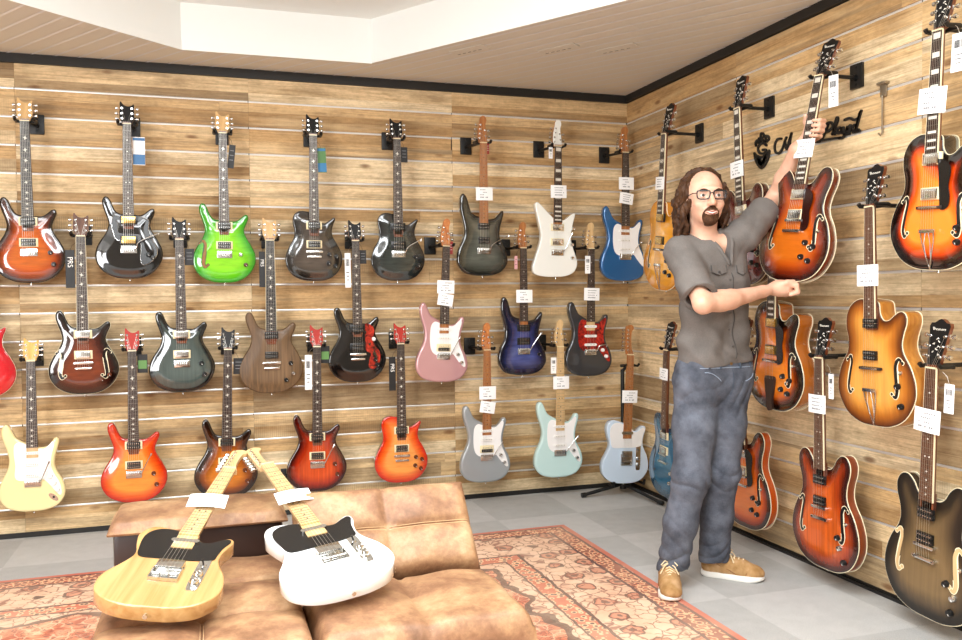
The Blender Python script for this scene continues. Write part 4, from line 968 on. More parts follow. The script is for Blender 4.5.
# ------------------------------------------------------------------ hang tags on strings
TAGM = {'black': [BLKCARD, PRINT], 'white': [CARD, PRINTK], 'prs': [BLKCARD, WHITEP], 'greenblue': [plain('tag_green', '#4f7f45', .5), plain('tag_blue', '#2d78a8', .5)], 'whiteblue': [CARD, plain('tag_blue2', '#3a6fa0', .5)], 'red': [plain('tag_red', '#a02a2a', .5), WHITEP], 'pink': [plain('tag_pink', '#d8a0a0', .6), PRINTK], 'greenblack': [BLKCARD, plain('tag_green2', '#5d8a4a', .5)]}
LOOK = {'black': 'small black', 'white': 'white barcoded', 'prs': 'long black lettered', 'greenblue': 'green and blue', 'whiteblue': 'white and blue', 'red': 'small red', 'pink': 'small pink', 'greenblack': 'black and green'}
def hang_tag(key, dx, z, w, h, style, tilt=0, depth=.012, drop=.04):
    M, s, Hb, nut = FR[key]; side = 'left' if dx < 0 else 'right'
    t = thing('hang_tag', '%s hang tag on the %s of the %s' % (LOOK[style], side, SHORT[key]), 'hang tag', group='hang tags on strings')
    p = M @ Vector((dx, -(Hb-depth)*s, z))
    R = M.to_3x3(); R.normalize() if hasattr(R, 'normalize') else None
    if key == 'held':
        t.matrix_world = Matrix.Translation(p) @ Matrix.Rotation(-pi/2+.25, 4, 'Z')
    else: t.matrix_world = Matrix.Translation(p) @ M.to_3x3().normalized().to_4x4() @ Matrix.Rotation(radians(tilt), 4, 'Y')
    c, pm = TAGM[style]; m = MB(); m.box((0, 0, 0), (w, .0012, h), 0, bev=.0005); m.build('card', c, t, 0)
    m = MB(); m.tube([(0, 0, h/2-.004), (-dx*.2, .001, h/2+drop*.6), (-dx*.55, .001, h/2+drop)], .0009, 5); m.build('string', BLACKP if style != 'white' else STEEL, t)
    m = MB()
    if style in ('greenblue', 'whiteblue'): m.box((0, -.0009, -h*.30), (w*.98, .0006, h*.36)); m.box((0, -.0009, h*.42), (w*.98, .0006, h*.10))
    elif style == 'greenblack': m.box((0, -.0009, -h*.05), (w*.85, .0006, h*.45))
    elif style == 'white':
        rnd = random.Random(z)
        for k in range(9): m.box((-w*.3+w*.07*k, -.0009, h*.22), (w*.025*rnd.choice([1, 2]), .0006, h*.2))
        for k in range(3): m.box((-w*.02, -.0009, -h*(.06+.11*k)), (w*(.5-.1*k), .0006, h*.022))
    elif style == 'prs':
        me = cached(('prs', w), lambda: text_mesh('PRS', w*.8, pm)); o = link('lettering', me, t); o.location = (0, -.0012, h*.18); o.rotation_euler = (pi/2, pi/2, 0)
    else:
        for k in range(3): m.box((0, -.0009, h*(.25-.2*k)), (w*.6, .0006, h*.03))
    if m.v: m.build('print', pm, t, 0)
for a in [('blk', .056, .686, .062, .15, 'whiteblue'), ('green', .046, .70, .034, .13, 'black', 6), ('grysc', .05, .69, .05, .14, 'greenblue', -3), ('chsc', .047, .742, .04, .09, 'black'), ('hollow', -.056, .664, .045, .20, 'prs'), ('dkgrn', .05, .742, .05, .09, 'black'), ('brown', -.043, .70, .033, .20, 'prs'),
          ('blktort', -.045, .653, .034, .20, 'white'), ('blktort', .045, .73, .038, .08, 'black'), ('dkch', -.046, .69, .04, .20, 'white'), ('dkch', .05, .79, .05, .10, 'greenblack'), ('orsc', -.048, .65, .04, .20, 'prs'), ('cherry', .05, .752, .052, .10, 'greenblack'), ('tob2', .058, .74, .055, .09, 'black'),
          ('luke', -.042, .69, .02, .08, 'pink'), ('mari', -.042, .765, .026, .07, 'white'), ('charc', -.03, .70, .036, .11, 'white', 0, -.02), ('mint', -.038, .70, .036, .10, 'white'), ('rose', .036, .80, .02, .075, 'red'), ('jp', .034, .765, .016, .065, 'red'),
          ('held', .075, .80, .045, .13, 'white'), ('sunarch', .075, .745, .062, .13, 'white'), ('red335', .05, .785, .03, .105, 'white'), ('brn335', .062, .82, .042, .105, 'white')]:
    hang_tag(*a)

# ------------------------------------------------------------------ metal slat hook left empty on the right wall
t = thing('slatwall_hook', 'thin empty metal hook hanging from a groove of the right wall above the amber archtop', 'hook', (-.012, -2.25, 2.10))
m = MB(); m.box((.004, 0, .0), (.006, .034, .05), 0, bev=.002); m.box((.0, 0, .03), (.022, .05, .012), 0, bev=.002); m.build('clip', plain('brushed_metal', '#a89c88', .4, .9), t)
m = MB(); m.tube([(-.002, 0, -.02), (-.002, 0, -.17), (-.012, 0, -.185), (-.022, 0, -.175)], .0035, 8); m.build('rod', plain('brushed_metal', '#a89c88', .4, .9), t)

for nm, lab, loc, rz in (('wall_bracket', 'small empty black wall bracket beside the orange semi-hollow guitar', (0, -1.505, .235), -pi/2), ('wall_bracket', 'small black wall bracket left of the dark fire-red guitar body', (-2.244, 0, .225), 0)):
    t = thing(nm, lab, 'bracket', loc, (0, 0, rz)); m = MB(); m.box((0, -.007, 0), (.06, .014, .10), 0, bev=.004); m.build('plate', BLACKM, t)
    m = MB(); m.cyl((0, -.01, 0), (0, -.03, 0), .010, n=12); m.build('socket', BLACKM, t)
# ------------------------------------------------------------------ black sign: pick emblem and script lettering
SIGN = [[(1.397,2.021),(1.393,2.038),(1.41,2.046),(1.419,2.029),(1.419,2.054)],[(1.435,2.033),(1.435,2.072),(1.454,2.071),(1.459,2.055),(1.44,2.051),(1.462,2.032)],[(1.477,2.029),(1.475,2.054),(1.493,2.051),(1.501,2.036),(1.48,2.027)],
 [(1.48,2.009),(1.454,2.025),(1.424,2.019),(1.413,2.001),(1.429,1.978),(1.464,1.972),(1.477,1.986),(1.451,1.991)]]
PICK = [(1.383,1.985),(1.405,1.968),(1.447,1.957),(1.483,1.966),(1.503,1.978),(1.489,1.935),(1.443,1.902),(1.399,1.94)]
WORDS = [[[(1.596,2.021),(1.564,2.022),(1.545,1.995),(1.552,1.964),(1.577,1.954),(1.602,1.97),(1.623,2.006),(1.633,2.02)],[(1.623,2.006),(1.628,1.977),(1.637,1.964),(1.652,1.997),(1.67,2.033)],[(1.67,2.033),(1.66,1.999),(1.658,1.96),(1.666,1.943),(1.679,1.949)]],
 [[(1.706,1.976),(1.684,1.971),(1.682,1.948),(1.7,1.941),(1.715,1.958),(1.706,1.976)]],
 [[(1.724,1.947),(1.732,1.971),(1.741,1.95),(1.725,1.94)]],[[(1.774,2.006),(1.758,1.97),(1.755,1.946),(1.77,1.941)],[(1.744,1.987),(1.79,1.988)]],
 [[(1.899,2.013),(1.915,2.031),(1.942,2.03),(1.95,2.01),(1.926,1.997),(1.904,1.997)],[(1.921,2.027),(1.899,1.991),(1.875,1.965),(1.85,1.96),(1.838,1.973),(1.861,1.979)]],
 [[(1.947,1.978),(1.963,2.001),(1.982,2.034),(1.978,2.045),(1.968,2.029),(1.959,1.994),(1.965,1.975)]],
 [[(2.005,1.993),(1.989,1.999),(1.979,1.987),(1.987,1.974),(2.003,1.982),(2.008,1.994),(2.005,1.975),(2.015,1.972)]],
 [[(2.017,1.994),(2.019,1.977),(2.035,1.98),(2.043,1.996),(2.035,1.972),(2.015,1.951),(1.994,1.951)]],
 [[(2.047,1.979),(2.065,1.985),(2.06,1.995),(2.047,1.988),(2.05,1.971),(2.07,1.973)]],
 [[(2.095,1.99),(2.08,1.991),(2.07,1.979),(2.08,1.968),(2.095,1.979),(2.12,2.042),(2.105,2.009),(2.093,1.972),(2.107,1.968)],[(2.112,2.032),(2.124,2.044)],[(2.025,2.025),(2.055,2.027),(2.085,2.013),(2.107,2.017)]],
 [[(1.866,1.964),(1.899,1.961),(1.947,1.958),(1.992,1.954)],[(2.02,1.961),(2.055,1.96)],[(2.077,1.961),(2.115,1.961)],[(1.988,1.953),(1.996,1.954)]]]
SIGNM = plain('sign_black', '#151311', .5)
def ribbon(m, pts, w, z0=.003, z1=.010):
    c = crom([(u, z, 0) for u, z in pts], 6); L, R = [], []
    for i, p in enumerate(c):
        d = c[min(i+1, len(c)-1)]-c[max(i-1, 0)]
        if d.length < 1e-6: d = Vector((1, 0, 0))
        d.normalize(); q = Vector((-d.y, d.x, 0))*w; L.append(p+q); R.append(p-q)
    k = len(c); W = lambda p, d: (-d, -p.x, p.y)
    P = [W(p, z0) for p in L]+[W(p, z0) for p in R]+[W(p, z1) for p in L]+[W(p, z1) for p in R]; F = []
    for i in range(k-1):
        F += [(i, i+1, k+i+1, k+i), (2*k+i, 3*k+i, 3*k+i+1, 2*k+i+1), (i, 2*k+i, 2*k+i+1, i+1), (k+i, k+i+1, 3*k+i+1, 3*k+i)]
    F += [(0, k, 3*k, 2*k), (k-1, 3*k-1, 4*k-1, 2*k-1)]
    m.add(P, F)
    for p in (c[0], c[-1]): m.cyl(W(p, z0), W(p, z1), w, n=10)
t = thing('wall_emblem', 'black plectrum-shaped emblem with a letter G on the right wall', 'sign', (0, -1.44, 1.9))
def under(m, name, mat, t): 
    o = m.build(name, mat, t, 40); o.matrix_parent_inverse = Matrix.Translation(t.location).inverted(); return o
m = MB()
for s in SIGN[:3]: ribbon(m, s, .0058)
under(m, 'crown', SIGNM, t)
m = MB(); ribbon(m, SIGN[3], .0062); under(m, 'letter', SIGNM, t)
m = MB(); ribbon(m, PICK+PICK[:1], .006); ribbon(m, [(1.41, 1.955), (1.445, 1.925), (1.48, 1.955)], .012); ribbon(m, [(1.425, 1.94), (1.443, 1.915), (1.465, 1.94)], .012); under(m, 'plectrum', SIGNM, t)
t = thing('wall_lettering', 'black script sign reading Most Played on the right wall behind the raised hand', 'sign', (0, -1.83, 1.95))
for i, w in enumerate(WORDS):
    m = MB()
    for s in w: ribbon(m, s, .0056 if i < len(WORDS)-1 else .0052)
    under(m, 'letter' if i < len(WORDS)-1 else 'underline', SIGNM, t)

# ------------------------------------------------------------------ floor stand of the pale blue guitar
t = thing('guitar_stand', 'black folding floor stand holding the pale blue guitar in the corner', 'guitar stand', (-.165, -.235, 0))
m = MB(); m.cyl((0, 0, .045), (0, 0, .80), .0125, n=12); m.cyl((0, 0, .40), (0, 0, .44), .02, n=12); m.build('pole', BLACKM, t)
for ex, ey in ((-.285, .01), (.085, -.345), (.12, .15)):
    m = MB(); m.tube([(0, 0, .075), (ex*.15, ey*.15, .062), (ex*.94, ey*.94, .018)], .0115, 10); l = m.build('leg', BLACKM, t)
    m = MB(); m.tube([(ex*.90, ey*.90, .0195), (ex, ey, .0165)], .0155, 10); m.build('rubber_foot', BLACKP, l)
m = MB(); m.cyl((0, 0, .04), (0, 0, .105), .022, n=14); m.build('hub', BLACKM, t)
m = MB(); m.cyl((0, 0, .79), (.02, -.02, .82), .010, n=10); m.box((.022, -.028, .826), (.10, .018, .018), 0, bev=.004)
for s in (-1, 1): m.tube([(.022+s*.046, -.028, .826), (.022+s*.046, -.075, .826), (.022+s*.044, -.095, .838)], .0075, 8)
m.build('yoke', BLACKM, t)
m = MB()
for s in (-1, 1):
    m.tube([(0, 0, .085), (s*.06, -.005, .082), (s*.105, -.015, .080), (s*.108, -.075, .078), (s*.106, -.085, .105)], .009, 8)
m.build('cradle', BLACKM, t)

# ------------------------------------------------------------------ rug
def rug_mat():
    m, nt, b = newmat('persian_rug')
    tc = node(nt, 'ShaderNodeTexCoord'); sx = node(nt, 'ShaderNodeSeparateXYZ'); nt.links.new(tc.outputs['Object'], sx.inputs[0])
    wob = mth(nt, 'MULTIPLY', mth(nt, 'SUBTRACT', noise(nt, 18, 2), .5), .02)
    ex = mth(nt, 'MULTIPLY', sx.outputs[0], -1.0); ey = mth(nt, 'MULTIPLY', sx.outputs[1], -1.0)
    e0 = mth(nt, 'MINIMUM', ex, ey); e = mth(nt, 'ADD', e0, wob)
    v1 = node(nt, 'ShaderNodeTexVoronoi'); v1.inputs['Scale'].default_value = 6.2; v1.inputs['Randomness'].default_value = .35
    nd = node(nt, 'ShaderNodeTexNoise'); nd.inputs['Scale'].default_value = 22; nt.links.new(tc.outputs['Object'], nd.inputs[0])
    wv = node(nt, 'ShaderNodeVectorMath', operation='MULTIPLY_ADD'); nt.links.new(nd.outputs['Color'], wv.inputs[0]); wv.inputs[1].default_value = (.05, .05, 0); nt.links.new(tc.outputs['Object'], wv.inputs[2])
    nt.links.new(wv.outputs[0], v1.inputs['Vector'])
    peach = ramp(nt, noise(nt, 7, 5), [(.3, '#d3a488'), (.55, '#e4c0a2'), (.7, '#ecccb2')])
    rings = ramp(nt, v1.outputs['Distance'], [(0, '#3e2a30'), (.07, '#5a3838'), (.12, '#c9886c'), (.2, '#c06c54'), (.235, '#3c2629'), (.27, '#3c2629'), (.30, '#ecc8a2')], 'CONSTANT')
    rm = ramp(nt, v1.outputs['Distance'], [(.29, (1, 1, 1)), (.31, (0, 0, 0))])
    c = mix(nt, mth(nt, 'MULTIPLY', rm, .85), peach, rings)
    v2 = node(nt, 'ShaderNodeTexVoronoi', feature='DISTANCE_TO_EDGE'); v2.inputs['Scale'].default_value = 19; nt.links.new(wv.outputs[0], v2.inputs['Vector'])
    vine = ramp(nt, v2.outputs['Distance'], [(.03, (1, 1, 1)), (.07, (0, 0, 0))])
    brk = ramp(nt, noise(nt, 9, 2), [(.36, (0, 0, 0)), (.46, (1, 1, 1))])
    vine = mth(nt, 'MULTIPLY', vine, brk)
    c = mix(nt, mth(nt, 'MULTIPLY', vine, .8), c, '#7d4238')
    v3 = node(nt, 'ShaderNodeTexVoronoi'); v3.inputs['Scale'].default_value = 36; nt.links.new(tc.outputs['Object'], v3.inputs['Vector'])
    small = ramp(nt, v3.outputs['Distance'], [(.12, '#4a2f33'), (.25, '#b8583f'), (.42, '#e2b48c'), (.6, '#8e4a3c')], 'CONSTANT')
    small2 = ramp(nt, v3.outputs['Distance'], [(.18, '#33262e'), (.32, '#e8bd95'), (.5, '#c46a50')], 'CONSTANT')
    # inner field: brick red with dark scrolls
    fld = ramp(nt, noise(nt, 10, 4, dist=1), [(.35, '#a8452f'), (.5, '#cf7a58'), (.62, '#e0a07c')])
    sc = ramp(nt, noise(nt, 13, 3, dist=2.5), [(.47, (0, 0, 0)), (.5, (1, 1, 1)), (.53, (0, 0, 0))])
    fld = mix(nt, sc, fld, '#2e2026'); fld = mix(nt, mth(nt, 'MULTIPLY', vine, .6), fld, '#f0caa6')
    med = mth(nt, 'ADD', e, mth(nt, 'MULTIPLY', mth(nt, 'SUBTRACT', noise(nt, 3.2, 2), .5), .45))
    band = lambda lo, hi, x=e: mth(nt, 'MULTIPLY', mth(nt, 'GREATER_THAN', x, lo), mth(nt, 'LESS_THAN', x, hi))
    c = mix(nt, mth(nt, 'GREATER_THAN', med, .60), c, fld)
    c = mix(nt, mth(nt, 'MULTIPLY', band(.585, .625, med), .85), c, '#2b2027')
    c = mix(nt, band(.44, .52), c, small2); c = mix(nt, band(.425, .44), c, '#4a2f33'); c = mix(nt, band(.52, .53), c, '#4a2f33')
    c = mix(nt, band(.045, .125), c, small); c = mix(nt, band(.125, .14), c, '#54353a'); c = mix(nt, band(.03, .045), c, '#54353a')
    c = mix(nt, mth(nt, 'LESS_THAN', e0, .03), c, '#c0604e')
    fade = noise(nt, 2.2, 4); c = mix(nt, mth(nt, 'MULTIPLY', ramp(nt, fade, [(.35, (.2, .2, .2)), (.7, (1, 1, 1))]), .42), c, '#eccdb0')
    nt.links.new(c, b.inputs['Base Color']); b.inputs['Roughness'].default_value = .95; b.inputs['Specular IOR Level'].default_value = .1
    bump(nt, b, noise(nt, 320, 2), .5, .003)
    return m
m = MB(); m.box((-1.9, -1.5, .004), (3.8, 3.0, .008), 0, bev=.003)
o = m.build('persian_rug', rug_mat(), None, 0); o.location = (-.815, -.785, .0005)
tag(o, 'worn peach and brick red persian rug on the grey floor under the sofa', 'rug')

# ------------------------------------------------------------------ leather sofa bed
def leather():
    m, nt, b = newmat('tan_leather')
    n = noise(nt, 5.5, 7, rough=.68); n2 = noise(nt, 60, 4, rough=.65)
    c = ramp(nt, n, [(.30, '#6a4a32'), (.44, '#8c664a'), (.56, '#a8835f'), (.72, '#c4a47f')])
    c = mix(nt, 1, c, ramp(nt, n2, [(.3, (.86, .84, .82)), (.7, (1.08, 1.08, 1.08))]), 'MULTIPLY')
    nt.links.new(c, b.inputs['Base Color']); b.inputs['Roughness'].default_value = .5; b.inputs['Specular IOR Level'].default_value = .45
    bump(nt, b, n2, .25, .004); return m
LEATHER = leather(); STITCH = plain('pale_stitching', '#d9b78c', .7); SHADE_FRAME = plain('sofa_shade_and_frame_brown', '#2a1710', .4)  # the dark brown carries the back section's shade; the frame shares it
def pillow(lx, ly, th, nx, ny, rad=.04, puff=.018, groove=.014):
    """tufted cushion, top at z=0 centre, lx by ly, cells nx by ny"""
    m = MB(); N, K = max(24, int(lx/.0125)), max(16, int(ly/.0125))
    def ht(u, v):
        x, y = u*lx, v*ly
        e = min(x, lx-x, y, ly-y); z = 0
        if e < rad: z -= rad-sqrt(max(0, rad*rad-(rad-e)**2))
        cu, cv = (u*nx) % 1, (v*ny) % 1
        z += puff*(abs(sin(pi*cu))**.55)*(abs(sin(pi*cv))**.55)-puff*.5
        for c, l, k in ((u, lx, nx), (v, ly, ny)):
            for q in range(1, k):
                d = abs(c-q/k)*l; z -= groove*math.exp(-(d/.010)**2)*.6
        z += .0035*sin(31*x+9*y)*sin(17*y-5*x)
        return z
    P = []
    for j in range(K+1):
        for i in range(N+1):
            u, v = i/N, j/K
            u = .5-.5*cos(pi*u)*(.25)-.0 if False else u
            P.append((u*lx-lx/2, v*ly-ly/2, ht(u, v)))
    F = [(j*(N+1)+i, j*(N+1)+i+1, (j+1)*(N+1)+i+1, (j+1)*(N+1)+i) for j in range(K) for i in range(N)]
    rim = [i for i in range(N+1)]+[j*(N+1)+N for j in range(1, K+1)]+[K*(N+1)+i for i in range(N-1, -1, -1)]+[j*(N+1) for j in range(K-1, 0, -1)]
    b0 = len(P); R = len(rim)
    for lev, out in ((-(rad+(th-rad)*.35), .006), (-(rad+(th-rad)*.75), .004), (-th, -.008)):
        for i in rim:
            x, y, _ = P[i]; sx = (x/(lx/2)); sy = (y/(ly/2))
            P.append((x+out*(1 if sx > .99 else -1 if sx < -.99 else 0), y+out*(1 if sy > .99 else -1 if sy < -.99 else 0), lev))
    prev = rim
    for l in range(3):
        cur = list(range(b0+l*R, b0+(l+1)*R))
        F += [(prev[k], cur[k], cur[(k+1) % R], prev[(k+1) % R]) for k in range(R)]; prev = cur
    F.append(tuple(prev)); m.add(P, F)
    s = MB()
    for q in range(1, nx):
        for dx in (-.004, .004): s.tube([(q/nx*lx-lx/2+dx, v/30*ly-ly/2, ht(q/nx+dx/lx, v/30)+.0006) for v in range(1, 30)], .0009, 5)
    for q in range(1, ny):
        for dy in (-.004, .004): s.tube([(u/40*lx-lx/2, q/ny*ly-ly/2+dy, ht(u/40, q/ny+dy/ly)+.0006) for u in range(1, 40)], .0009, 5)
    return m, s
t = thing('sofa_bed', 'tan leather tufted sofa bed with one raised back section standing on the rug', 'sofa', (-2.41, -2.6, .0085))
def cushion(name, c, lx, ly, th, nx, ny, rx=0, **k):
    m, s = pillow(lx, ly, th, nx, ny, **k); o = m.build(name, LEATHER, t, 70)
    o.location = Vector(c)-t.location; o.rotation_euler = (rx, 0, 0)
    if s.v: s.build('stitching', STITCH, o)
    return o
cushion('seat_cushion', (-2.70, -2.58, .427), .55, .80, .20, 2, 3)
cushion('seat_cushion', (-2.13, -2.755, .427), .57, .43, .20, 2, 1)
cushion('back_cushion', (-2.135, -2.445, .548), .565, .31, .13, 2, 2, radians(49))
cushion('back_cushion', (-2.705, -2.065, .574), .545, .29, .045, 1, 1, radians(1), rad=.03, puff=.008)
m = MB(); m.box((-2.705+2.41, -2.06+2.6, .445), (.525, .27, .17), 0, bev=.02); m.build('back_shaded_face', SHADE_FRAME, t)  # front of the raised back: its shade is put into the colour
m = MB(); m.box((0, -.02, .17), (1.06, .66, .10), 0, bev=.01); m.box((-.29, .42, .28), (.40, .34, .10), 0, bev=.01); m.build('frame', SHADE_FRAME, t)
for lx, ly in ((-.48, -.30), (.48, -.30), (-.48, .40), (.48, .26)):
    m = MB(); m.cyl((lx, ly, 0), (lx, ly, .13 if ly < .3 else .25), .018, n=12); m.build('leg', CHROME, t)
# ------------------------------------------------------------------ the man (local frame: x picture right, -y towards the viewer, z up)
class SDF:
    def __init__(s, lo, hi, h):
        s.h = h; s.lo = np.array(lo, float); n = np.ceil((np.array(hi)-s.lo)/h).astype(int)+1
        s.ax = [s.lo[i]+h*np.arange(n[i]) for i in range(3)]
        s.f = np.full(n, .25, np.float32)
    def win(s, lo, hi):
        sl = []
        for i in range(3):
            a = int(np.clip(np.floor((lo[i]-s.lo[i])/s.h), 0, len(s.ax[i])-1)); b = int(np.clip(np.ceil((hi[i]-s.lo[i])/s.h)+1, a+1, len(s.ax[i]))); sl.append(slice(a, b))
        g = np.meshgrid(*[s.ax[i][sl[i]] for i in range(3)], indexing='ij', sparse=True)
        return tuple(sl), g
    def blend(s, sl, d, k, op):
        f = s.f[sl]; d = d.astype(np.float32)
        if op == 'add':
            if k > 0:
                q = np.clip(.5+.5*(f-d)/k, 0, 1); r = f+(d-f)*q-k*q*(1-q)
            else: r = np.minimum(f, d)
        else:
            if k > 0:
                q = np.clip(.5-.5*(f+d)/k, 0, 1); r = f+(-d-f)*q+k*q*(1-q)
            else: r = np.maximum(f, -d)
        s.f[sl] = r
    def cap(s, a, b, r0, r1=None, k=.02, op='add', flat=None):
        """tapered capsule; flat=(axis vector, factor) squeezes it along an axis"""
        a = np.array(a, float); b = np.array(b, float); r1 = r0 if r1 is None else r1; R = max(r0, r1)*(1.0 if flat is None else max(1, 1/flat[1]) if flat[1] < 1 else 1)+k+.03
        sl, (X, Y, Z) = s.win(np.minimum(a, b)-R, np.maximum(a, b)+R)
        ab = b-a; L2 = max(ab@ab, 1e-9)
        t = np.clip(((X-a[0])*ab[0]+(Y-a[1])*ab[1]+(Z-a[2])*ab[2])/L2, 0, 1)
        dx, dy, dz = X-(a[0]+t*ab[0]), Y-(a[1]+t*ab[1]), Z-(a[2]+t*ab[2])
        d2 = dx*dx+dy*dy+dz*dz
        if flat is not None:
            n = np.array(flat[0], float); n /= np.linalg.norm(n); q = dx*n[0]+dy*n[1]+dz*n[2]
            d2 = d2+q*q*(1/flat[1]**2-1)
        s.blend(sl, np.sqrt(d2)-(r0+(r1-r0)*t), k, op)
    def ell(s, c, r, k=.02, op='add', rot=None):
        c = np.array(c, float); r = np.array(r, float); R = r.max()+k+.03
        sl, (X, Y, Z) = s.win(c-R, c+R); x, y, z = X-c[0], Y-c[1], Z-c[2]
        if rot is not None:
            M = np.array(Euler(rot).to_matrix().transposed()); x, y, z = [M[i, 0]*x+M[i, 1]*y+M[i, 2]*z for i in range(3)]
        q = np.sqrt((x/r[0])**2+(y/r[1])**2+(z/r[2])**2); g = np.sqrt((x/r[0]**2)**2+(y/r[1]**2)**2+(z/r[2]**2)**2)+1e-9
        s.blend(sl, q*(q-1)/g, k, op)
    def chain(s, pts, rad, k=.02, **kw):
        for i in range(len(pts)-1): s.cap(pts[i], pts[i+1], rad[i], rad[i+1], k, **kw)
    def full(s): return np.meshgrid(*s.ax, indexing='ij', sparse=True)
    def mesh(s, name, mats, relax=1):
        f = s.f; h = s.h; n = f.shape; ins = f < 0
        c = [ins[i:n[0]-1+i, j:n[1]-1+j, k:n[2]-1+k] for i in (0, 1) for j in (0, 1) for k in (0, 1)]
        sm = sum(q.astype(np.int8) for q in c); act = (sm > 0) & (sm < 8)
        idx = np.full(act.shape, -1, np.int64); ijk = np.argwhere(act); idx[act] = np.arange(len(ijk))
        acc = np.zeros((len(ijk), 3)); cnt = np.zeros(len(ijk))
        I, J, K = ijk.T; off = [(i, j, k) for i in (0, 1) for j in (0, 1) for k in (0, 1)]
        val = {o: f[I+o[0], J+o[1], K+o[2]] for o in off}
        for a in off:
            for d in range(3):
                if a[d]: continue
                b = list(a); b[d] = 1; b = tuple(b); va, vb = val[a], val[b]; m = (va < 0) != (vb < 0)
                t = np.where(m, va/np.where(va == vb, 1, va-vb), 0); p = np.array(a, float)[None, :].repeat(len(I), 0); p[:, d] = t
                acc[m] += p[m]; cnt[m] += 1
        V = (ijk+acc/cnt[:, None])*h+s.lo
        Fs = []
        for d in range(3):
            e = [0, 0, 0]; e[d] = 1; u, w = [(1, 2), (2, 0), (0, 1)][d]
            A = ins[:n[0]-e[0], :n[1]-e[1], :n[2]-e[2]]; B = ins[e[0]:, e[1]:, e[2]:]
            q = np.argwhere(A != B); q = q[(q[:, u] > 0) & (q[:, w] > 0) & (q[:, u] < n[u]-1) & (q[:, w] < n[w]-1)]
            fl = A[tuple(q.T)]; o = []
            for du, dw in ((-1, -1), (0, -1), (0, 0), (-1, 0)):
                r = q.copy(); r[:, u] += du; r[:, w] += dw; o.append(idx[tuple(r.T)])
            o = np.stack(o, 1); o[~fl] = o[~fl][:, ::-1]; Fs.append(o)
        Fq = np.concatenate(Fs); Fq = Fq[(Fq >= 0).all(1)]
        for _ in range(relax):
            acc = np.zeros_like(V); cn = np.zeros(len(V))
            for a, b in ((0, 1), (1, 2), (2, 3), (3, 0)):
                np.add.at(acc, Fq[:, a], V[Fq[:, b]]); np.add.at(acc, Fq[:, b], V[Fq[:, a]]); np.add.at(cn, Fq[:, a], 1); np.add.at(cn, Fq[:, b], 1)
            V = V*.5+.5*acc/np.maximum(cn, 1)[:, None]
        me = bpy.data.meshes.new(name); me.from_pydata(V.tolist(), [], Fq.tolist())
        for m in (mats if isinstance(mats, (list, tuple)) else [mats]): me.materials.append(m)
        me.shade_smooth(); me.update(); return me

def skin_mat():
    m, nt, b = newmat('skin'); n = noise(nt, 16, 4)
    nt.links.new(ramp(nt, n, [(.3, '#cd9a80'), (.5, '#d8a98f'), (.72, '#dfb49b')]), b.inputs['Base Color'])
    b.inputs['Roughness'].default_value = .48; b.inputs['Subsurface Weight'].default_value = .12; b.inputs['Subsurface Radius'].default_value = (.012, .005, .003); return m
SKIN = skin_mat()
def cloth(name, c0, c1, ns=7, fine=None, rough=.85):
    m, nt, b = newmat(name); n = noise(nt, ns, 5, rough=.6); c = ramp(nt, n, [(.32, c0), (.68, c1)])
    f = noise(nt, 320, 2); c = mix(nt, 1, c, ramp(nt, f, [(.3, (.86, .86, .87)), (.7, (1.1, 1.1, 1.1))]), 'MULTIPLY')
    nt.links.new(c, b.inputs['Base Color']); b.inputs['Roughness'].default_value = rough; b.inputs['Specular IOR Level'].default_value = .2
    bump(nt, b, f, .25, .002); return m
SHIRT = cloth('charcoal_cotton', '#65605c', '#736d68'); JEANS = cloth('faded_denim', '#3c4049', '#6a6f7a', 9)
HAIRM = cloth('brown_hair', '#2c1b12', '#553823', 30, rough=.5); BEARD = cloth('dark_beard', '#3a2518', '#5c3d28', 60, rough=.7)

NK = np.array((.018, .035, 1.498))          # base of the neck
SHR, SHL = np.array((-.082, .015, 1.452)), np.array((.195, .03, 1.528))
ELR, WRR, HDR = np.array((-.055, -.235, 1.232)), np.array((.168, -.125, 1.268)), np.array((.245, -.09, 1.283))
ELL, WRL = np.array((.395, .215, 1.705)), np.array((.424, .055, 1.895))
HC = np.array((.012, -.010, 1.675))         # head centre

def head_field(s, grow=0.0, face=True):
    g = grow; hx, hy, hz = HC
    s.ell((hx, hy+.012, hz+.022), (.078+g, .097+g, .098+g), .0)
    s.ell((hx+.002, hy-.025, hz-.038), (.063+g, .068+g, .076+g), .03)      # face and jaw
    s.ell((hx+.004, hy-.064, hz-.094), (.027+g, .022+g, .019+g), .03)      # chin
    if face:
        s.ell((hx+.003, hy-.088, hz+.030), (.045, .014, .014), .02)        # brow
        for q in (-1, 1):
            s.ell((hx+.003+q*.032, hy-.100, hz+.006), (.017, .014, .011), .012, 'sub')   # sockets
            s.ell((hx+.003+q*.040, hy-.066, hz-.028), (.020, .016, .018), .02)           # cheeks
            s.ell((hx+q*.079, hy+.010, hz-.012), (.009, .021, .033), .008, rot=(0, q*.12, q*-.3))  # ears
            s.ell((hx+q*.083, hy+.004, hz-.010), (.005, .011, .018), .004, 'sub')
        s.cap((hx+.003, hy-.093, hz+.012), (hx+.006, hy-.112, hz-.028), .0085, .0125, .012)
        for q in (-1, 1): s.ell((hx+.006+q*.012, hy-.100, hz-.032), (.008, .010, .008), .008)
        s.ell((hx+.005, hy-.088, hz-.062), (.028, .012, .014), .014)       # mouth mound

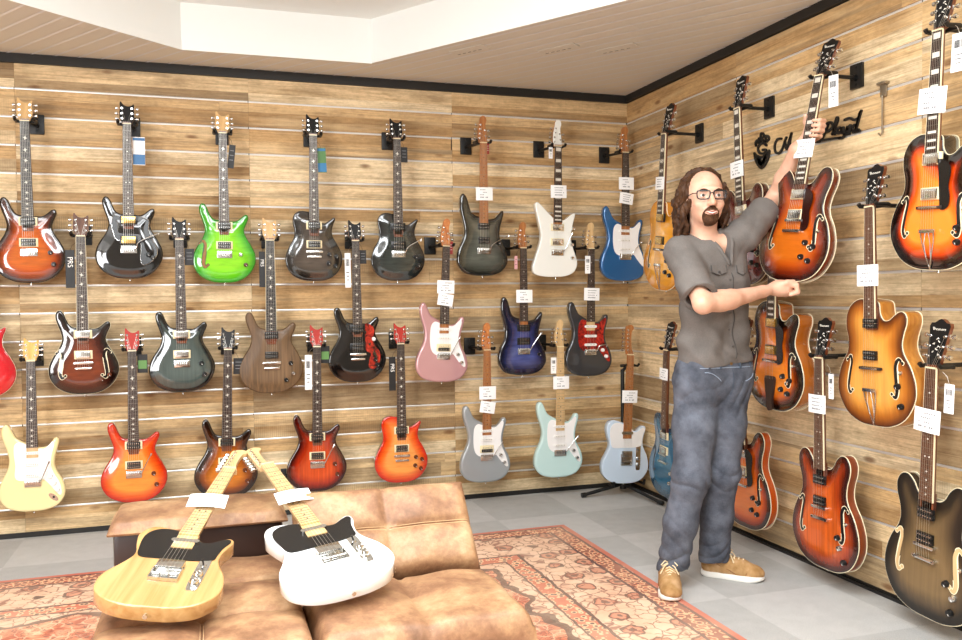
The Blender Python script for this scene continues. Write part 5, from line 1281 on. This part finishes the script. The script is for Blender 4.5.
def hand_r(s):
    """right hand: palm up under the guitar's lower edge, fingers curled over the rim"""
    p = HDR
    s.cap(WRR, p+(-.012, .004, 0), .027, .032, .02, flat=((.1, .35, 1), .75))
    s.ell(p+(.006, -.002, -.002), (.050, .042, .037), .02)
    kn = [(.040, -.036, .016), (.047, -.014, .020), (.047, .009, .018), (.040, .029, .012)]
    for i, (x, y, z) in enumerate(kn):
        a = p+(x-.012, y, z-.006); b = p+(x+.018, y-.004, z-.004+(.002 if i == 1 else 0)); c = b+(.004+.002*(i == 1), -.002, -.032); d = c+(-.030, 0, -.010)
        r = (.0112, .0116, .0110, .0098)[i]
        s.chain([a, b, c, d], [r, r*.98, r*.9, r*.8], .006)
    a = p+(-.010, -.026, .012); b = p+(.018, -.040, .022); c = p+(.046, -.038, .026)
    s.chain([a, b, c], [.0135, .0115, .0095], .008)
def hand_l(s, neck, ndir, nx, ny):
    """left hand wrapped round the guitar neck from behind: neck centre point, direction up the neck, to the picture right, to the front"""
    N = np.array(neck); u, x, f = [np.array(v) for v in (ndir, nx, ny)]
    palm = N-x*.030-f*.026-u*.004
    s.cap(WRL, palm-u*.022, .0255, .030, .02)
    s.ell(palm, (.030, .030, .043), .02); s.cap(palm-x*.0+u*.02, N-f*.040+u*.004, .022, .019, .015)
    for i in range(4):           # fingers come round the treble side, on the picture right
        o = u*(.030-.0215*i); L = (.95, 1.05, 1.0, .85)[i]; r = (.0095, .0098, .0094, .0084)[i]
        a = N-f*.046-x*.008+o; b = N-f*.026+x*.036*L+o+u*.004; c = N+f*.004+x*.043*L+o; d = N+f*.020+x*.022*L+o-u*.003
        s.chain([a, b, c, d], [r*1.08, r, r*.93, r*.8], .005)
    a = palm+u*.010+f*.010; b = N-x*.036+f*.004+u*.030; c = N-x*.026+f*.022+u*.052
    s.chain([a, b, c], [.0135, .0115, .0092], .008)

BASE = Vector((-.66, -1.92, .0)); PROT = Matrix.Rotation(-YAW, 4, 'Z')
PM = Matrix.Translation(BASE) @ PROT; PI_ = PM.inverted()
gM, gs, gH, gn = FR['held']
zl = .650
Nw = gM @ Vector((0, -(gH-.004)*gs, zl)); R3 = (PI_.to_3x3() @ gM.to_3x3())
Nl = PI_ @ Nw; udir, xdir, fdir = R3.col[2].normalized(), R3.col[0].normalized(), -R3.col[1].normalized()
gb = PI_ @ (gM @ Vector((0, -.02, 0)))
HDR = np.array(gb)+np.array((-.052, -.014, -.026)); WRR = HDR+np.array((-.085, -.035, -.016))
WRL = np.array(Nl)+np.array((-.046, .055, -.078))

s = SDF((-.22, -.36, .0), (.62, .30, 2.12), .0045)
head_field(s)
s.cap(NK+(0, .01, -.02), HC+(0, .015, -.06), .058, .052, .03)
for q in (-1, 1): s.cap(HC+(q*.04, .02, -.09), NK+(q*.012+.006, -.035, .0), .014, .012, .02)
s.cap(NK+(0, 0, -.035), SHR, .045, .050, .03); s.cap(NK+(0, 0, -.03), SHL-(0, 0, .012), .045, .046, .03)
tw = radians(24); sd = np.array((cos(tw), sin(tw), 0))
for z, w, d in ((1.36, .13, .09), (1.22, .125, .085), (1.08, .12, .085), (.96, .125, .09)):
    c = np.array((.062, .03, z)); s.cap(c-sd*(w-.07), c+sd*(w-.07), .075, .075, .06)
s.chain([SHR, ELR], [.050, .038], .02); s.chain([ELR, ELR*.55+WRR*.45+(0, 0, -.004), WRR], [.038, .039, .026], .02)
s.ell(ELR*.72+WRR*.28, (.050, .036, .040), .03)
s.chain([SHL, ELL], [.050, .040], .02); s.chain([ELL, ELL*.6+WRL*.4, WRL], [.041, .039, .026], .02)
hand_r(s); hand_l(s, Nl, udir, xdir, fdir)
LEGS = [[(-.012, .03, .95), (-.045, -.01, .49), (-.128, .03, .10)], [(.125, .05, .95), (.098, .065, .48), (.095, .165, .10)]]
for L in LEGS: s.chain([np.array(q) for q in L], [.085, .055, .045], .04)
person = bpy.data.objects.new('person', s.mesh('person', SKIN)); COL.objects.link(person)
tag(person, 'man with glasses and long brown hair in charcoal shirt and jeans lifting a guitar down', 'person')
person.location = BASE; person.rotation_euler = (0, 0, -YAW)

# face details
for q in (-1, 1):
    c = Vector(HC)+Vector((.003+q*.032, -.082, .006))
    m = MB(); m.lathe([(.001, -.0115)]+[(.0115*sin(a), -.0115*cos(a)) for a in [pi*k/10 for k in range(1, 10)]]+[(.001, .0115)], c, 'y', 18); e = m.build('eye', plain('eye_white', '#e9e2dc', .2), person)
    m = MB(); m.cyl(c+Vector((0, -.0100, 0)), c+Vector((0, -.0118, 0)), .0066, .0060, 16, 0); m.cyl(c+Vector((0, -.0112, 0)), c+Vector((0, -.0122, 0)), .0036, .0032, 12, 1); m.build('iris', [plain('iris_brown', '#4a3a2a', .2), BLACKP], e)
    m = MB(); m.lathe([(.0128*sin(a), .0128*cos(a)) for a in [radians(v) for v in (2, 20, 40, 58, 70)]], c+Vector((0, .0003, 0)), 'z', 18); m.lathe([(.0126*sin(a), -.0126*cos(a)) for a in [radians(v) for v in (2, 20, 40, 60)]], c+Vector((0, .0003, 0)), 'z', 18); m.build('eyelids', SKIN, person)
    m = MB(); m.tube([c+Vector((q*(-.016+.008*k), -.018+.0015*k*k*.35, .020+.004*(1-(k-2)**2/4))) for k in range(5)], [.002, .0032, .0034, .0030, .0016], 8); m.build('eyebrow', HAIRM, person)
mo = Vector(HC)+Vector((.005, -.1045, -.066))
m = MB(); up = [mo+Vector((x, .002+abs(x)*.30, .0034+abs(x)*.26-.001*(abs(x) < .004))) for x in (-.027, -.018, -.009, 0, .009, .018, .027)]
lo_ = [mo+Vector((x, .002+abs(x)*.30, -.0068+abs(x)*.36)) for x in (-.025, -.016, -.008, 0, .008, .016, .025)]
m.tube(up, [.0008, .0022, .0026, .0026, .0026, .0022, .0008], 8); m.tube(lo_, [.0008, .0019, .0024, .0026, .0024, .0019, .0008], 8); m.build('lips', plain('lip_pink', '#9c5c52', .6), person)
m = MB(); m.tube([mo+Vector((x, .0035+abs(x)*.28, -.0022+abs(x)*.28)) for x in (-.020, -.010, 0, .010, .020)], [.0008, .0024, .0030, .0024, .0008], 8); m.build('teeth', plain('teeth', '#efe8de', .3), person)
# glasses
gl_ = Vector(HC)+Vector((.003, -.108, .006)); m = MB()
def lens(q):
    c = gl_+Vector((q*.034, .004 if q else 0, 0)); return [c+Vector((x, abs(q*.034+x)*.12, z)) for x, z in xy([(-.025,.012),(-.022,.0165),(0,.0172),(.022,.0165),(.0265,.012),(.0255,-.004),(.019,-.0155),(0,-.0175),(-.019,-.0155),(-.0255,-.004)], 3)]
for q in (-1, 1): m.tube(lens(q), .0028, 8, closed=True)
m.tube([gl_+Vector((-.009, .003, .006)), gl_+Vector((0, .001, .009)), gl_+Vector((.009, .003, .006))], .0019, 8)
for q in (-1, 1): m.tube([gl_+Vector((q*.060, .010, .008)), gl_+Vector((q*.074, .03, .008)), gl_+Vector((q*.083, .118, .004)), gl_+Vector((q*.084, .135, -.012))], .0019, 6)
G = m.build('glasses', plain('glasses_frame', '#15171c', .25), person)
def lens_mat():
    m, nt, b = newmat('clear_lens'); b.inputs['Base Color'].default_value = (1, 1, 1, 1); b.inputs['Roughness'].default_value = .02; b.inputs['Alpha'].default_value = .03; return m
m = MB()
for q in (-1, 1):
    L = lens(q); c = sum(L, Vector())/len(L); m.add([c]+L, [(0, i+1, (i+1) % len(L)+1) for i in range(len(L))])
m.build('lenses', lens_mat(), G)
# goatee: a thin shell over the chin and upper lip
s = SDF(HC+(-.075, -.14, -.16), HC+(.08, .0, -.03), .0025); head_field(s, 0, True); X, Y, Z = s.full(); hx, hy, hz = HC; x = X-hx-.005
nz = .0022*np.sin(900*X+300*Z)*np.sin(420*Z+500*Y)
chin = np.sqrt((x/.027)**2+((Z-hz+.098)/.024)**2)-1
mous = np.maximum(np.abs((Z-hz+.052)+np.abs(x)*.22+x*x*5)-.0042, np.abs(x)-.034)/.03
side = np.maximum(np.abs(np.abs(x)-.032)-.0032, np.abs(Z-hz+.076)-.022)/.03
hole = np.sqrt((x/.029)**2+((Z-hz+.0655)/.0088)**2)-1
outer = np.sqrt((x/.036)**2+((Z-hz+.080)/.041)**2)-1
reg = np.maximum(np.maximum(np.minimum(outer, mous), -hole*.7), (np.abs(x)-.040)/.03)*.03
s.f = np.maximum(s.f-.0022-nz, np.maximum(reg, Y-hy+.03)).astype(np.float32)
link('beard', s.mesh('beard', BEARD, 0), person)
# hair: cap and long wavy locks
rnd = random.Random(5); s = SDF(HC+(-.20, -.14, -.26), HC+(.20, .18, .18), .004)
s.ell(HC+(0, .030, .026), (.085, .096, .098), 0)
X, Y, Z = s.full()
front = np.maximum(-(Y-HC[1]+.028)-.9*np.maximum(Z-HC[2]-.075, 0)*0, 0)
cut = np.sqrt(((X-HC[0]-.004)/.064)**2+((Z-HC[2]+.004)/.079)**2)-1      # open face
s.f = np.where(Y < HC[1]+.0, np.maximum(s.f, -cut*.06), s.f).astype(np.float32)
for q in (-1, 1):
    for i in range(38):
        t = i/37; an = rnd.uniform(-.4, 1.0)
        y0 = HC[1]-.035+.14*rnd.random(); x0 = HC[0]+q*(.070+.012*rnd.random()); z0 = HC[2]+rnd.uniform(-.02, .07)
        ln = rnd.uniform(.08, .18)*(1.0 if q < 0 else .85); out = rnd.uniform(.0, .026) if q < 0 else rnd.uniform(.0, .030)
        ph = rnd.random()*6; pts = []
        for k in range(9):
            u = k/8; pts.append(np.array((x0+q*(out*sin(min(1, u*1.25)*pi*.62)+.009*sin(ph+u*9)), y0+.03*u+.008*cos(ph+u*8), z0-ln*u)))
        r = rnd.uniform(.0075, .0125); s.chain(pts, [r*(1-.55*abs(k/8-.35)) for k in range(9)], .004)
for i in range(40):
    a = rnd.uniform(-1.5, 1.5); ph = rnd.random()*6; pts = []
    for k in range(8):
        u = k/7; th = .35+u*1.35; rr = .091+.010*sin(ph+u*7)
        pts.append(HC+np.array((sin(a)*rr*sin(th)*.90+.002, .03-cos(a)*rr*sin(th)*.28+.055*u, .030+rr*1.03*cos(th*.85))))
    s.chain(pts, [.009]*8, .004)
for i in range(26):
    x0 = rnd.uniform(-.075, .075); pts = [HC+np.array((x0*(1+.25*k/7)+.008*sin(i+k), .115+.012*sin(i*2+k), .06-.26*k/7)) for k in range(8)]
    s.chain(pts, [.014]*8, .006)
s.f += (.0022*np.sin(420*X+60*Z)*np.sin(380*Y+90*Z)).astype(np.float32)
link('hair', s.mesh('hair', HAIRM, 0), person)

# shirt
s = SDF((-.24, -.36, .90), (.46, .30, 1.72), .005)
for z, w, d in ((1.40, .155, .078), (1.30, .165, .092), (1.18, .160, .096), (1.06, .160, .098), (.985, .168, .100)):
    c = np.array((.064, .03, z)); s.cap(c-sd*(w-d), c+sd*(w-d), d, d, .05)
s.cap(NK+(.0, .005, -.045), SHR+(-.002, 0, -.002), .066, .066, .05); s.cap(NK+(.01, .005, -.045), SHL+(0, 0, .0), .066, .064, .05)
se = SHR+(ELR-SHR)*.86; s.cap(SHR, se, .068, .070, .03); sl_ = SHL+(ELL-SHL)*.62; s.cap(SHL, sl_, .064, .070, .03)
X, Y, Z = s.full()
def trim_end(e, dirv, keep):
    d = (X-e[0])*dirv[0]+(Y-e[1])*dirv[1]+(Z-e[2])*dirv[2]; r = np.sqrt((X-e[0])**2+(Y-e[1])**2+(Z-e[2])**2)
    s.f = np.where(r < .16, np.maximum(s.f, d), s.f).astype(np.float32)
for a, e in ((SHR, se), (SHL, sl_)):
    dv = (e-a)/np.linalg.norm(e-a); trim_end(e, dv, 0)
    b = e+dv*.03; s.cap(e-dv*.035, b, .052, .058, .004, 'sub')
# folds
wr = .0045*np.sin(38*Z+22*X-14*Y+2.5*np.sin(9*X+5*Z))*np.clip((1.36-Z)*4, .15, 1)+.003*np.sin(70*(Z+.7*X)+3*np.sin(14*X))*np.clip((1.2-Z)*5, 0, 1)
dsh = np.sqrt((X-SHR[0])**2+(Y-SHR[1])**2+(Z-SHR[2])**2); wr = wr+.004*np.sin(60*(Z-X*.5)+20*Y)*np.clip(1-dsh/.25, 0, 1)
dsl = np.sqrt((X-SHL[0])**2+(Y-SHL[1])**2+(Z-SHL[2])**2); wr = wr+.004*np.sin(75*(X*.8+Z*.6))*np.clip(1-dsl/.22, 0, 1)
wr = wr+.005*np.sin(52*(Z+.55*X)+2*np.sin(17*X-9*Z))*np.exp(-((Z-1.27)/.10)**2)+.004*np.sin(46*(Z-.8*X)+2*np.sin(12*X+8*Z))*np.exp(-((Z-1.08)/.09)**2)
rid = lambda q: 1.2-2.2*np.abs(np.sin(q))**.6
wr = wr+.0042*rid(15*(Z+.75*X)+2*np.sin(8*X-6*Z))*np.exp(-((Z-1.24)/.13)**2)+.0035*rid(17*(Z-.85*X)+2.2*np.sin(7*X+9*Z))*np.exp(-((Z-1.07)/.09)**2)+.0030*rid(26*(Z*.6+X))*np.clip(1-dsh/.26, 0, 1)+.0030*rid(28*(X-.5*Z))*np.clip(1-dsl/.24, 0, 1)
s.f = (s.f+wr).astype(np.float32)
# neck opening: a round collar with a V at the front
fr = np.array((sin(tw), -cos(tw), 0)); vc = np.array((.022, .02, 1.55))
rr = np.sqrt((X-vc[0])**2+(Y-vc[1]-.01)**2)-.057
s.f = np.where(Z > 1.49, np.maximum(s.f, -np.maximum(rr, 1.50-Z)), s.f).astype(np.float32)
lat = (X-.062)*cos(tw)+(Y-.03)*sin(tw)-.012; fro = (X-.062)*sin(tw)-(Y-.03)*cos(tw)
vee = np.maximum(np.abs(lat-.012+.30*(Z-1.38))-np.clip((Z-1.385)*.30, 0, .042), 1.39-Z); vee = np.maximum(vee, .030-fro); vee = np.maximum(vee, Z-1.62)
s.f = np.maximum(s.f, -vee).astype(np.float32)
s.f = np.maximum(s.f, .972+.012*np.sin(9*lat)-Z).astype(np.float32)
shirt = link('shirt', s.mesh('shirt', SHIRT, 1), person)
# surface finder for the details on the shirt front
def front(field, lat_, z, cx=.062, cy=.03, t=tw, hi=.25):
    """point on a garment along its facing direction at lateral offset lat_ and height z"""
    sdv = np.array((cos(t), sin(t), 0)); fv = np.array((sin(t), -cos(t), 0)); o = np.array((cx, cy, z))+sdv*lat_
    for q in np.arange(hi, -.1, -.002):
        p = o+fv*q; i = [int(round((p[k]-field.lo[k])/field.h)) for k in range(3)]
        if all(0 <= i[k] < field.f.shape[k] for k in range(3)) and field.f[tuple(i)] < 0: return p, fv
    return o+fv*.1, fv
SS = s
m = MB(); pts = [Vector(front(SS, .022, z)[0])+Vector(fr)*.003 for z in np.arange(1.0, 1.36, .02)]
for a, b in zip(pts[:-1], pts[1:]): pass
m.tube(pts, .0022, 6); m.build('placket_edge', plain('shirt_seam', '#45413e', .9), shirt)
for z in (1.05, 1.12, 1.19, 1.26, 1.33):
    p, _ = front(SS, .008, z); p = Vector(p); m = MB(); m.cyl(p-Vector(fr)*.001, p+Vector(fr)*.004, .0055, n=12); m.build('button', plain('grey_button', '#4c4846', .4), shirt)
for l0, l1 in ((-.085, -.008), (.050, .105)):
    zt = 1.392; nx_ = 8; P = []
    for j, (za, zb) in enumerate(((zt, zt), (zt-.030, zt-.042))):
        for i in range(nx_+1):
            u = i/nx_; zz = za+(zb-za)*(1-abs(2*u-1)); p, _ = front(SS, l0+(l1-l0)*u, zz); P.append(Vector(p)+Vector(fr)*.006)
    Q = [p-Vector(fr)*.006 for p in P]; n_ = nx_+1
    F = [(i, i+1, n_+i+1, n_+i) for i in range(nx_)]+[(n_+i, n_+i+1, 3*n_+i+1, 3*n_+i) for i in range(nx_)]+[(i+1, i, 2*n_+i, 2*n_+i+1) for i in range(nx_)]+[(0, n_, 3*n_, 2*n_), (nx_, 2*n_+nx_, 3*n_+nx_, n_+nx_)]
    m = MB(); m.add(P+Q, F); fl = m.build('pocket_flap', SHIRT, shirt, 50)
    sm_ = MB(); sm_.tube([p+Vector(fr)*.0006 for p in [P[0]]+P[n_:]+[P[n_-1]]], .0016, 5); sm_.build('flap_seam', plain('shirt_seam', '#45413e', .9), fl)
    p, _ = front(SS, (l0+l1)/2, zt-.028); m = MB(); m.cyl(Vector(p)+Vector(fr)*.004, Vector(p)+Vector(fr)*.009, .005, n=12); m.build('button', plain('grey_button', '#4c4846', .4), fl)
# collar: a rolled edge round the neck opening
loop = []
for k in range(9): loop.append((-.058+.004*k*.0, 0, 0))
nb_ = Vector((vc[0], vc[1]+.01, 1.50))
ring_ = []
for k in range(26):
    a = radians(70)+k/25*radians(226)          # measured from the facing direction, leaving the front open
    d = Vector((sin(tw)*cos(a)+cos(tw)*sin(a), -cos(tw)*cos(a)+sin(tw)*sin(a), 0)); r_ = .058
    ring_.append(nb_+d*r_+Vector((0, 0, .012-.018*cos(a)+.03*d.x*.55)))
P = []
for p in ring_:
    o = Vector((p.x-nb_.x, p.y-nb_.y, 0)).normalized()
    P += [p+Vector((0, 0, -.028))+o*.012, p+Vector((0, 0, .012))+o*.003, p+Vector((0, 0, .012))-o*.002, p+Vector((0, 0, -.028))+o*.004]
F = []
for i in range(25):
    for j in range(4): F.append((4*i+j, 4*i+(j+1) % 4, 4*i+4+(j+1) % 4, 4*i+4+j))
F += [(0, 1, 2, 3), (103, 102, 101, 100)]
m = MB(); m.add(P, F)
for q in (-1, 1):
    pts = []
    for z in np.linspace(1.395, 1.505, 8):
        lc = .012-.30*(z-1.38)+q*(min(.042, (z-1.385)*.30)+.004); sdv = np.array((cos(tw), sin(tw), 0)); o = np.array((.062, .03, z))+sdv*(lc+.012); got = None
        for t_ in np.arange(.16, .0, -.002):
            pp = o+np.array(fr)*t_; i = [int(round((pp[k]-SS.lo[k])/SS.h)) for k in range(3)]
            if SS.f[tuple(i)] < 0: got = pp; break
        if got is not None: pts.append(Vector(got)+Vector(fr)*.002)
    if len(pts) > 2: m.tube(pts, [.005]+[.0085]*(len(pts)-2)+[.007], 8)
m.build('collar', SHIRT, shirt, 60)

# jeans
s = SDF((-.28, -.22, .03), (.38, .34, 1.03), .005)
c = np.array((.064, .03, .975)); s.cap(c-sd*.080, c+sd*.080, .090, .090, .03); c = np.array((.060, .035, .90)); s.cap(c-sd*.078, c+sd*.078, .100, .100, .05)
JL = [[(-.008, .025, .90), (-.030, .005, .70), (-.050, -.015, .49), (-.092, .005, .29), (-.132, .030, .03)], [(.118, .05, .90), (.110, .055, .70), (.098, .065, .49), (.094, .12, .29), (.092, .168, .03)]]
for L in JL: s.chain([np.array(q) for q in L], [.102, .088, .075, .067, .062], .035)
X, Y, Z = s.full()
for L in JL:
    a = np.array(L[-1]); s.f = np.where((np.abs(X-a[0]) < .11) & (np.abs(Y-a[1]) < .13) & (Z < .2), np.maximum(s.f, (.078 if L is JL[0] else .070)-.16*(Y-a[1])-Z), s.f).astype(np.float32)
    s.cap(a+(0, 0, -.08), a+(0, 0, .06), .054, .052, .0, 'sub')
kn = np.exp(-((Z-.47)/.07)**2); an = np.exp(-((Z-.13)/.06)**2); th = np.exp(-((Z-.84)/.08)**2)
rid = lambda q: 1.2-2.2*np.abs(np.sin(q))**.6
wr = .0042*kn*rid(42*(Z+.45*X)+2.5*np.sin(17*X+6*Y))+.0050*an*rid(48*(Z-.35*X)+3*np.sin(15*Y+11*X))+.0030*th*rid(36*(Z-1.1*X)+2*np.sin(20*X))+.0022*rid(21*(Z+.9*X)+3*np.sin(9*X+7*Z))
s.f = (s.f+wr).astype(np.float32); s.f = np.maximum(s.f, Z-1.0).astype(np.float32)
jeans = link('jeans', s.mesh('jeans', JEANS, 1), person); JS = s
SEAM = plain('denim_seam', '#8d9aac', .8); JDK = plain('denim_dark', '#39424f', .85)
def jp(l, z): return Vector(front(JS, l, z, .064, .03, tw, .22)[0])+Vector(fr)*.0015
m = MB(); m.tube([jp(-.14+.28*k/16, .962) for k in range(17)], .0016, 5); m.build('waistband_seam', SEAM, jeans)
m = MB(); m.tube([jp(-.125+.012*k, .945-.0009*k*k*1.0) for k in range(8)], .0018, 5); m.tube([jp(.055+.012*k, .90+.0009*k*k) for k in range(7)], .0018, 5); m.build('pocket_seam', SEAM, jeans)
m = MB(); m.tube([jp(.012, .955-.012*k) for k in range(9)]+[jp(.004-.0, .845)], .0022, 5); m.build('fly_seam', JDK, jeans)
for l in (-.105, -.05, .05, .11):
    m = MB(); m.tube([jp(l, .993), jp(l, .975), jp(l, .957)], .0052, 6); m.build('belt_loop', JDK, jeans)
p = jp(.008, .978); m = MB(); m.cyl(p-Vector(fr)*.002, p+Vector(fr)*.004, .0075, n=14); m.build('button', plain('antique_brass', '#8a7a5a', .35, .9), jeans)

# shoes
def suede():
    m, nt, b = newmat('tan_suede'); n = noise(nt, 22, 4); nt.links.new(ramp(nt, n, [(.3, '#97703f'), (.5, '#ae8757'), (.7, '#c4a077')]), b.inputs['Base Color']); b.inputs['Roughness'].default_value = .85; return m
SUEDE = suede(); SOLE = plain('white_sole', '#efece4', .6); LACE = plain('cream_lace', '#e6d3ad', .8)
def shoe(heel, toe, z0, which):
    heel = Vector((heel[0], heel[1], z0)); toe = Vector((toe[0], toe[1], z0)); d = (toe-heel); L = d.length; d.normalize(); w = Vector((-d.y, d.x, 0))
    s = SDF((-.03, -.075, -.01), (L+.03, .075, .14), .0035)
    s.chain([np.array(q) for q in ((.045, 0, .045), (.11, 0, .048), (.18, .002, .040), (L-.05, .004, .030))], [.040, .041, .042, .036], .02)
    s.cap((.045, 0, .05), (.055, 0, .105), .040, .040, .02); s.cap((.10, 0, .07), (.165, 0, .05), .034, .034, .02); s.ell((L-.045, .004, .032), (.046, .043, .028), .02)
    X, Y, Z = s.full(); s.f = np.maximum(s.f, .018-Z).astype(np.float32); s.f = np.maximum(s.f, Z-.112+.12*np.maximum(X-.05, 0)).astype(np.float32)
    s.cap((.05, 0, .10), (.055, 0, .14), .030, .034, 0, 'sub')
    up = link('shoe', s.mesh('shoe', SUEDE, 1), person); M = Matrix(((d.x, w.x, 0, heel.x), (d.y, w.y, 0, heel.y), (0, 0, 1, heel.z), (0, 0, 0, 1))); up.matrix_local = M
    out = xy([(.0,0),(.006,-.026),(.03,-.039),(.09,-.039),(.16,-.046),(L-.06,-.049),(L-.02,-.036),(L,.0),(L-.02,.034),(L-.06,.047),(.16,.044),(.09,.036),(.03,.038),(.006,.026)], 4)
    m = MB(); n = len(out); zz = [(.004, .97), (0.0, .94)]
    P = []
    for h, k in ((0, .95), (.004, 1.0), (.016, 1.01), (.026, .985)):
        P += [(.13+(x-.13)*k, y*k, h+(.006*max(0, (x-L+.07)/.07)**2 if h < .01 else 0)) for x, y in out]
    F = [tuple(range(n))[::-1], tuple(range(3*n, 4*n))]+[(r*n+i, r*n+(i+1) % n, (r+1)*n+(i+1) % n, (r+1)*n+i) for r in range(3) for i in range(n)]
    m.add(P, F); m.build('sole', SOLE, up, 50)
    m = MB()
    for k in range(5):
        x = .105+.019*k; z = .103-.0048*k
        m.tube([(x, -.026, z-.010), (x+.004, 0, z+.005), (x+.008, .026, z-.010)], .0026, 6); m.tube([(x+.008, -.026, z-.012), (x+.004, 0, z+.006), (x, .026, z-.010)], .0026, 6)
    for q in (-1, 1): m.tube([(.113, 0, .116), (.12, q*.018, .126), (.135, q*.034, .112), (.125, q*.03, .104), (.114, q*.006, .116)], .0026, 6); m.tube([(.113, 0, .116), (.135, q*.022, .106), (.15, q*.038, .078)], .0026, 6)
    m.build('laces', LACE, up)
    m = MB(); m.tube([(L-.075+.012*cos(a*1.0), .046*sin(a), .066-.034*abs(sin(a))**2.2) for a in [radians(v) for v in range(-88, 89, 8)]], .0016, 5)
    for q in (-1, 1): m.tube([(.06, q*.041, .075), (.09, q*.043, .060), (.13, q*.0455, .046), (.16, q*.047, .030)], .0016, 5)
    m.build('seam', plain('suede_dark', '#8a5c30', .8), up)
    m = MB(); m.tube([(.055+.036*cos(a), .036*sin(a), .108-.004*cos(a)) for a in [2*pi*k/20 for k in range(20)]], .0042, 6, closed=True); m.build('collar', plain('suede_dark', '#8a5c30', .8), up)
shoe((-.128, .085), (-.178, -.185), .009, 0)
shoe((.048, .205), (.296, .085), .001, 1)
# ------------------------------------------------------------------ light
m = MB(); m.add([(XL, YF, 0), (0, YF, 0), (0, YF, H+.3), (XL, YF, H+.3)], [(0, 1, 2, 3)])
tag(m.build('wall_front', plain('front_wall', '#857b70', .8), smooth=0), kind='structure')
W = bpy.data.worlds.new('world'); SC.world = W; W.use_nodes = True
bg = W.node_tree.nodes['Background']; bg.inputs[0].default_value = (.93, .96, 1, 1); bg.inputs[1].default_value = 1.0
def area(name, loc, target, sx, sy, power, col=(.93, .97, 1)):
    l = bpy.data.lights.new(name, 'AREA'); l.shape = 'RECTANGLE'; l.size = sx; l.size_y = sy; l.energy = power; l.color = col
    o = bpy.data.objects.new(name, l); COL.objects.link(o); o.location = loc
    d = Vector(target)-Vector(loc); o.rotation_euler = d.to_track_quat('-Z', 'Y').to_euler(); return o
area('ceiling_fill', (-3.5, -2.9, 2.81), (-3.5, -2.9, 0), 1.4, 1.4, 38)  # added fill lamps, unseen in the tray, to brighten the room from above
area('ceiling_fill', (-1.9, -3.4, 2.81), (-1.9, -3.4, 0), 1.4, 1.4, 48)
area('ceiling_fill', (-2.6, -5.3, 2.81), (-2.5, -4.2, 0), 2.2, 1.4, 110)
area('side_fill', (XL+.05, -5.4, 1.35), (-1.0, -2.2, 2.2), 3.2, 2.0, 215, (.97, .98, 1))  # added unseen fill lamp, aimed upward to brighten soffit and right wall
vs = SC.view_settings; vs.view_transform = 'Standard'; vs.look = 'None'; vs.gamma = 1; vs.use_curve_mapping = False; vs.exposure = 0.82
SC.cycles.max_bounces = 6; SC.cycles.diffuse_bounces = 4; SC.cycles.glossy_bounces = 3
SC.cycles.use_denoising = True
bpy.context.view_layer.update()
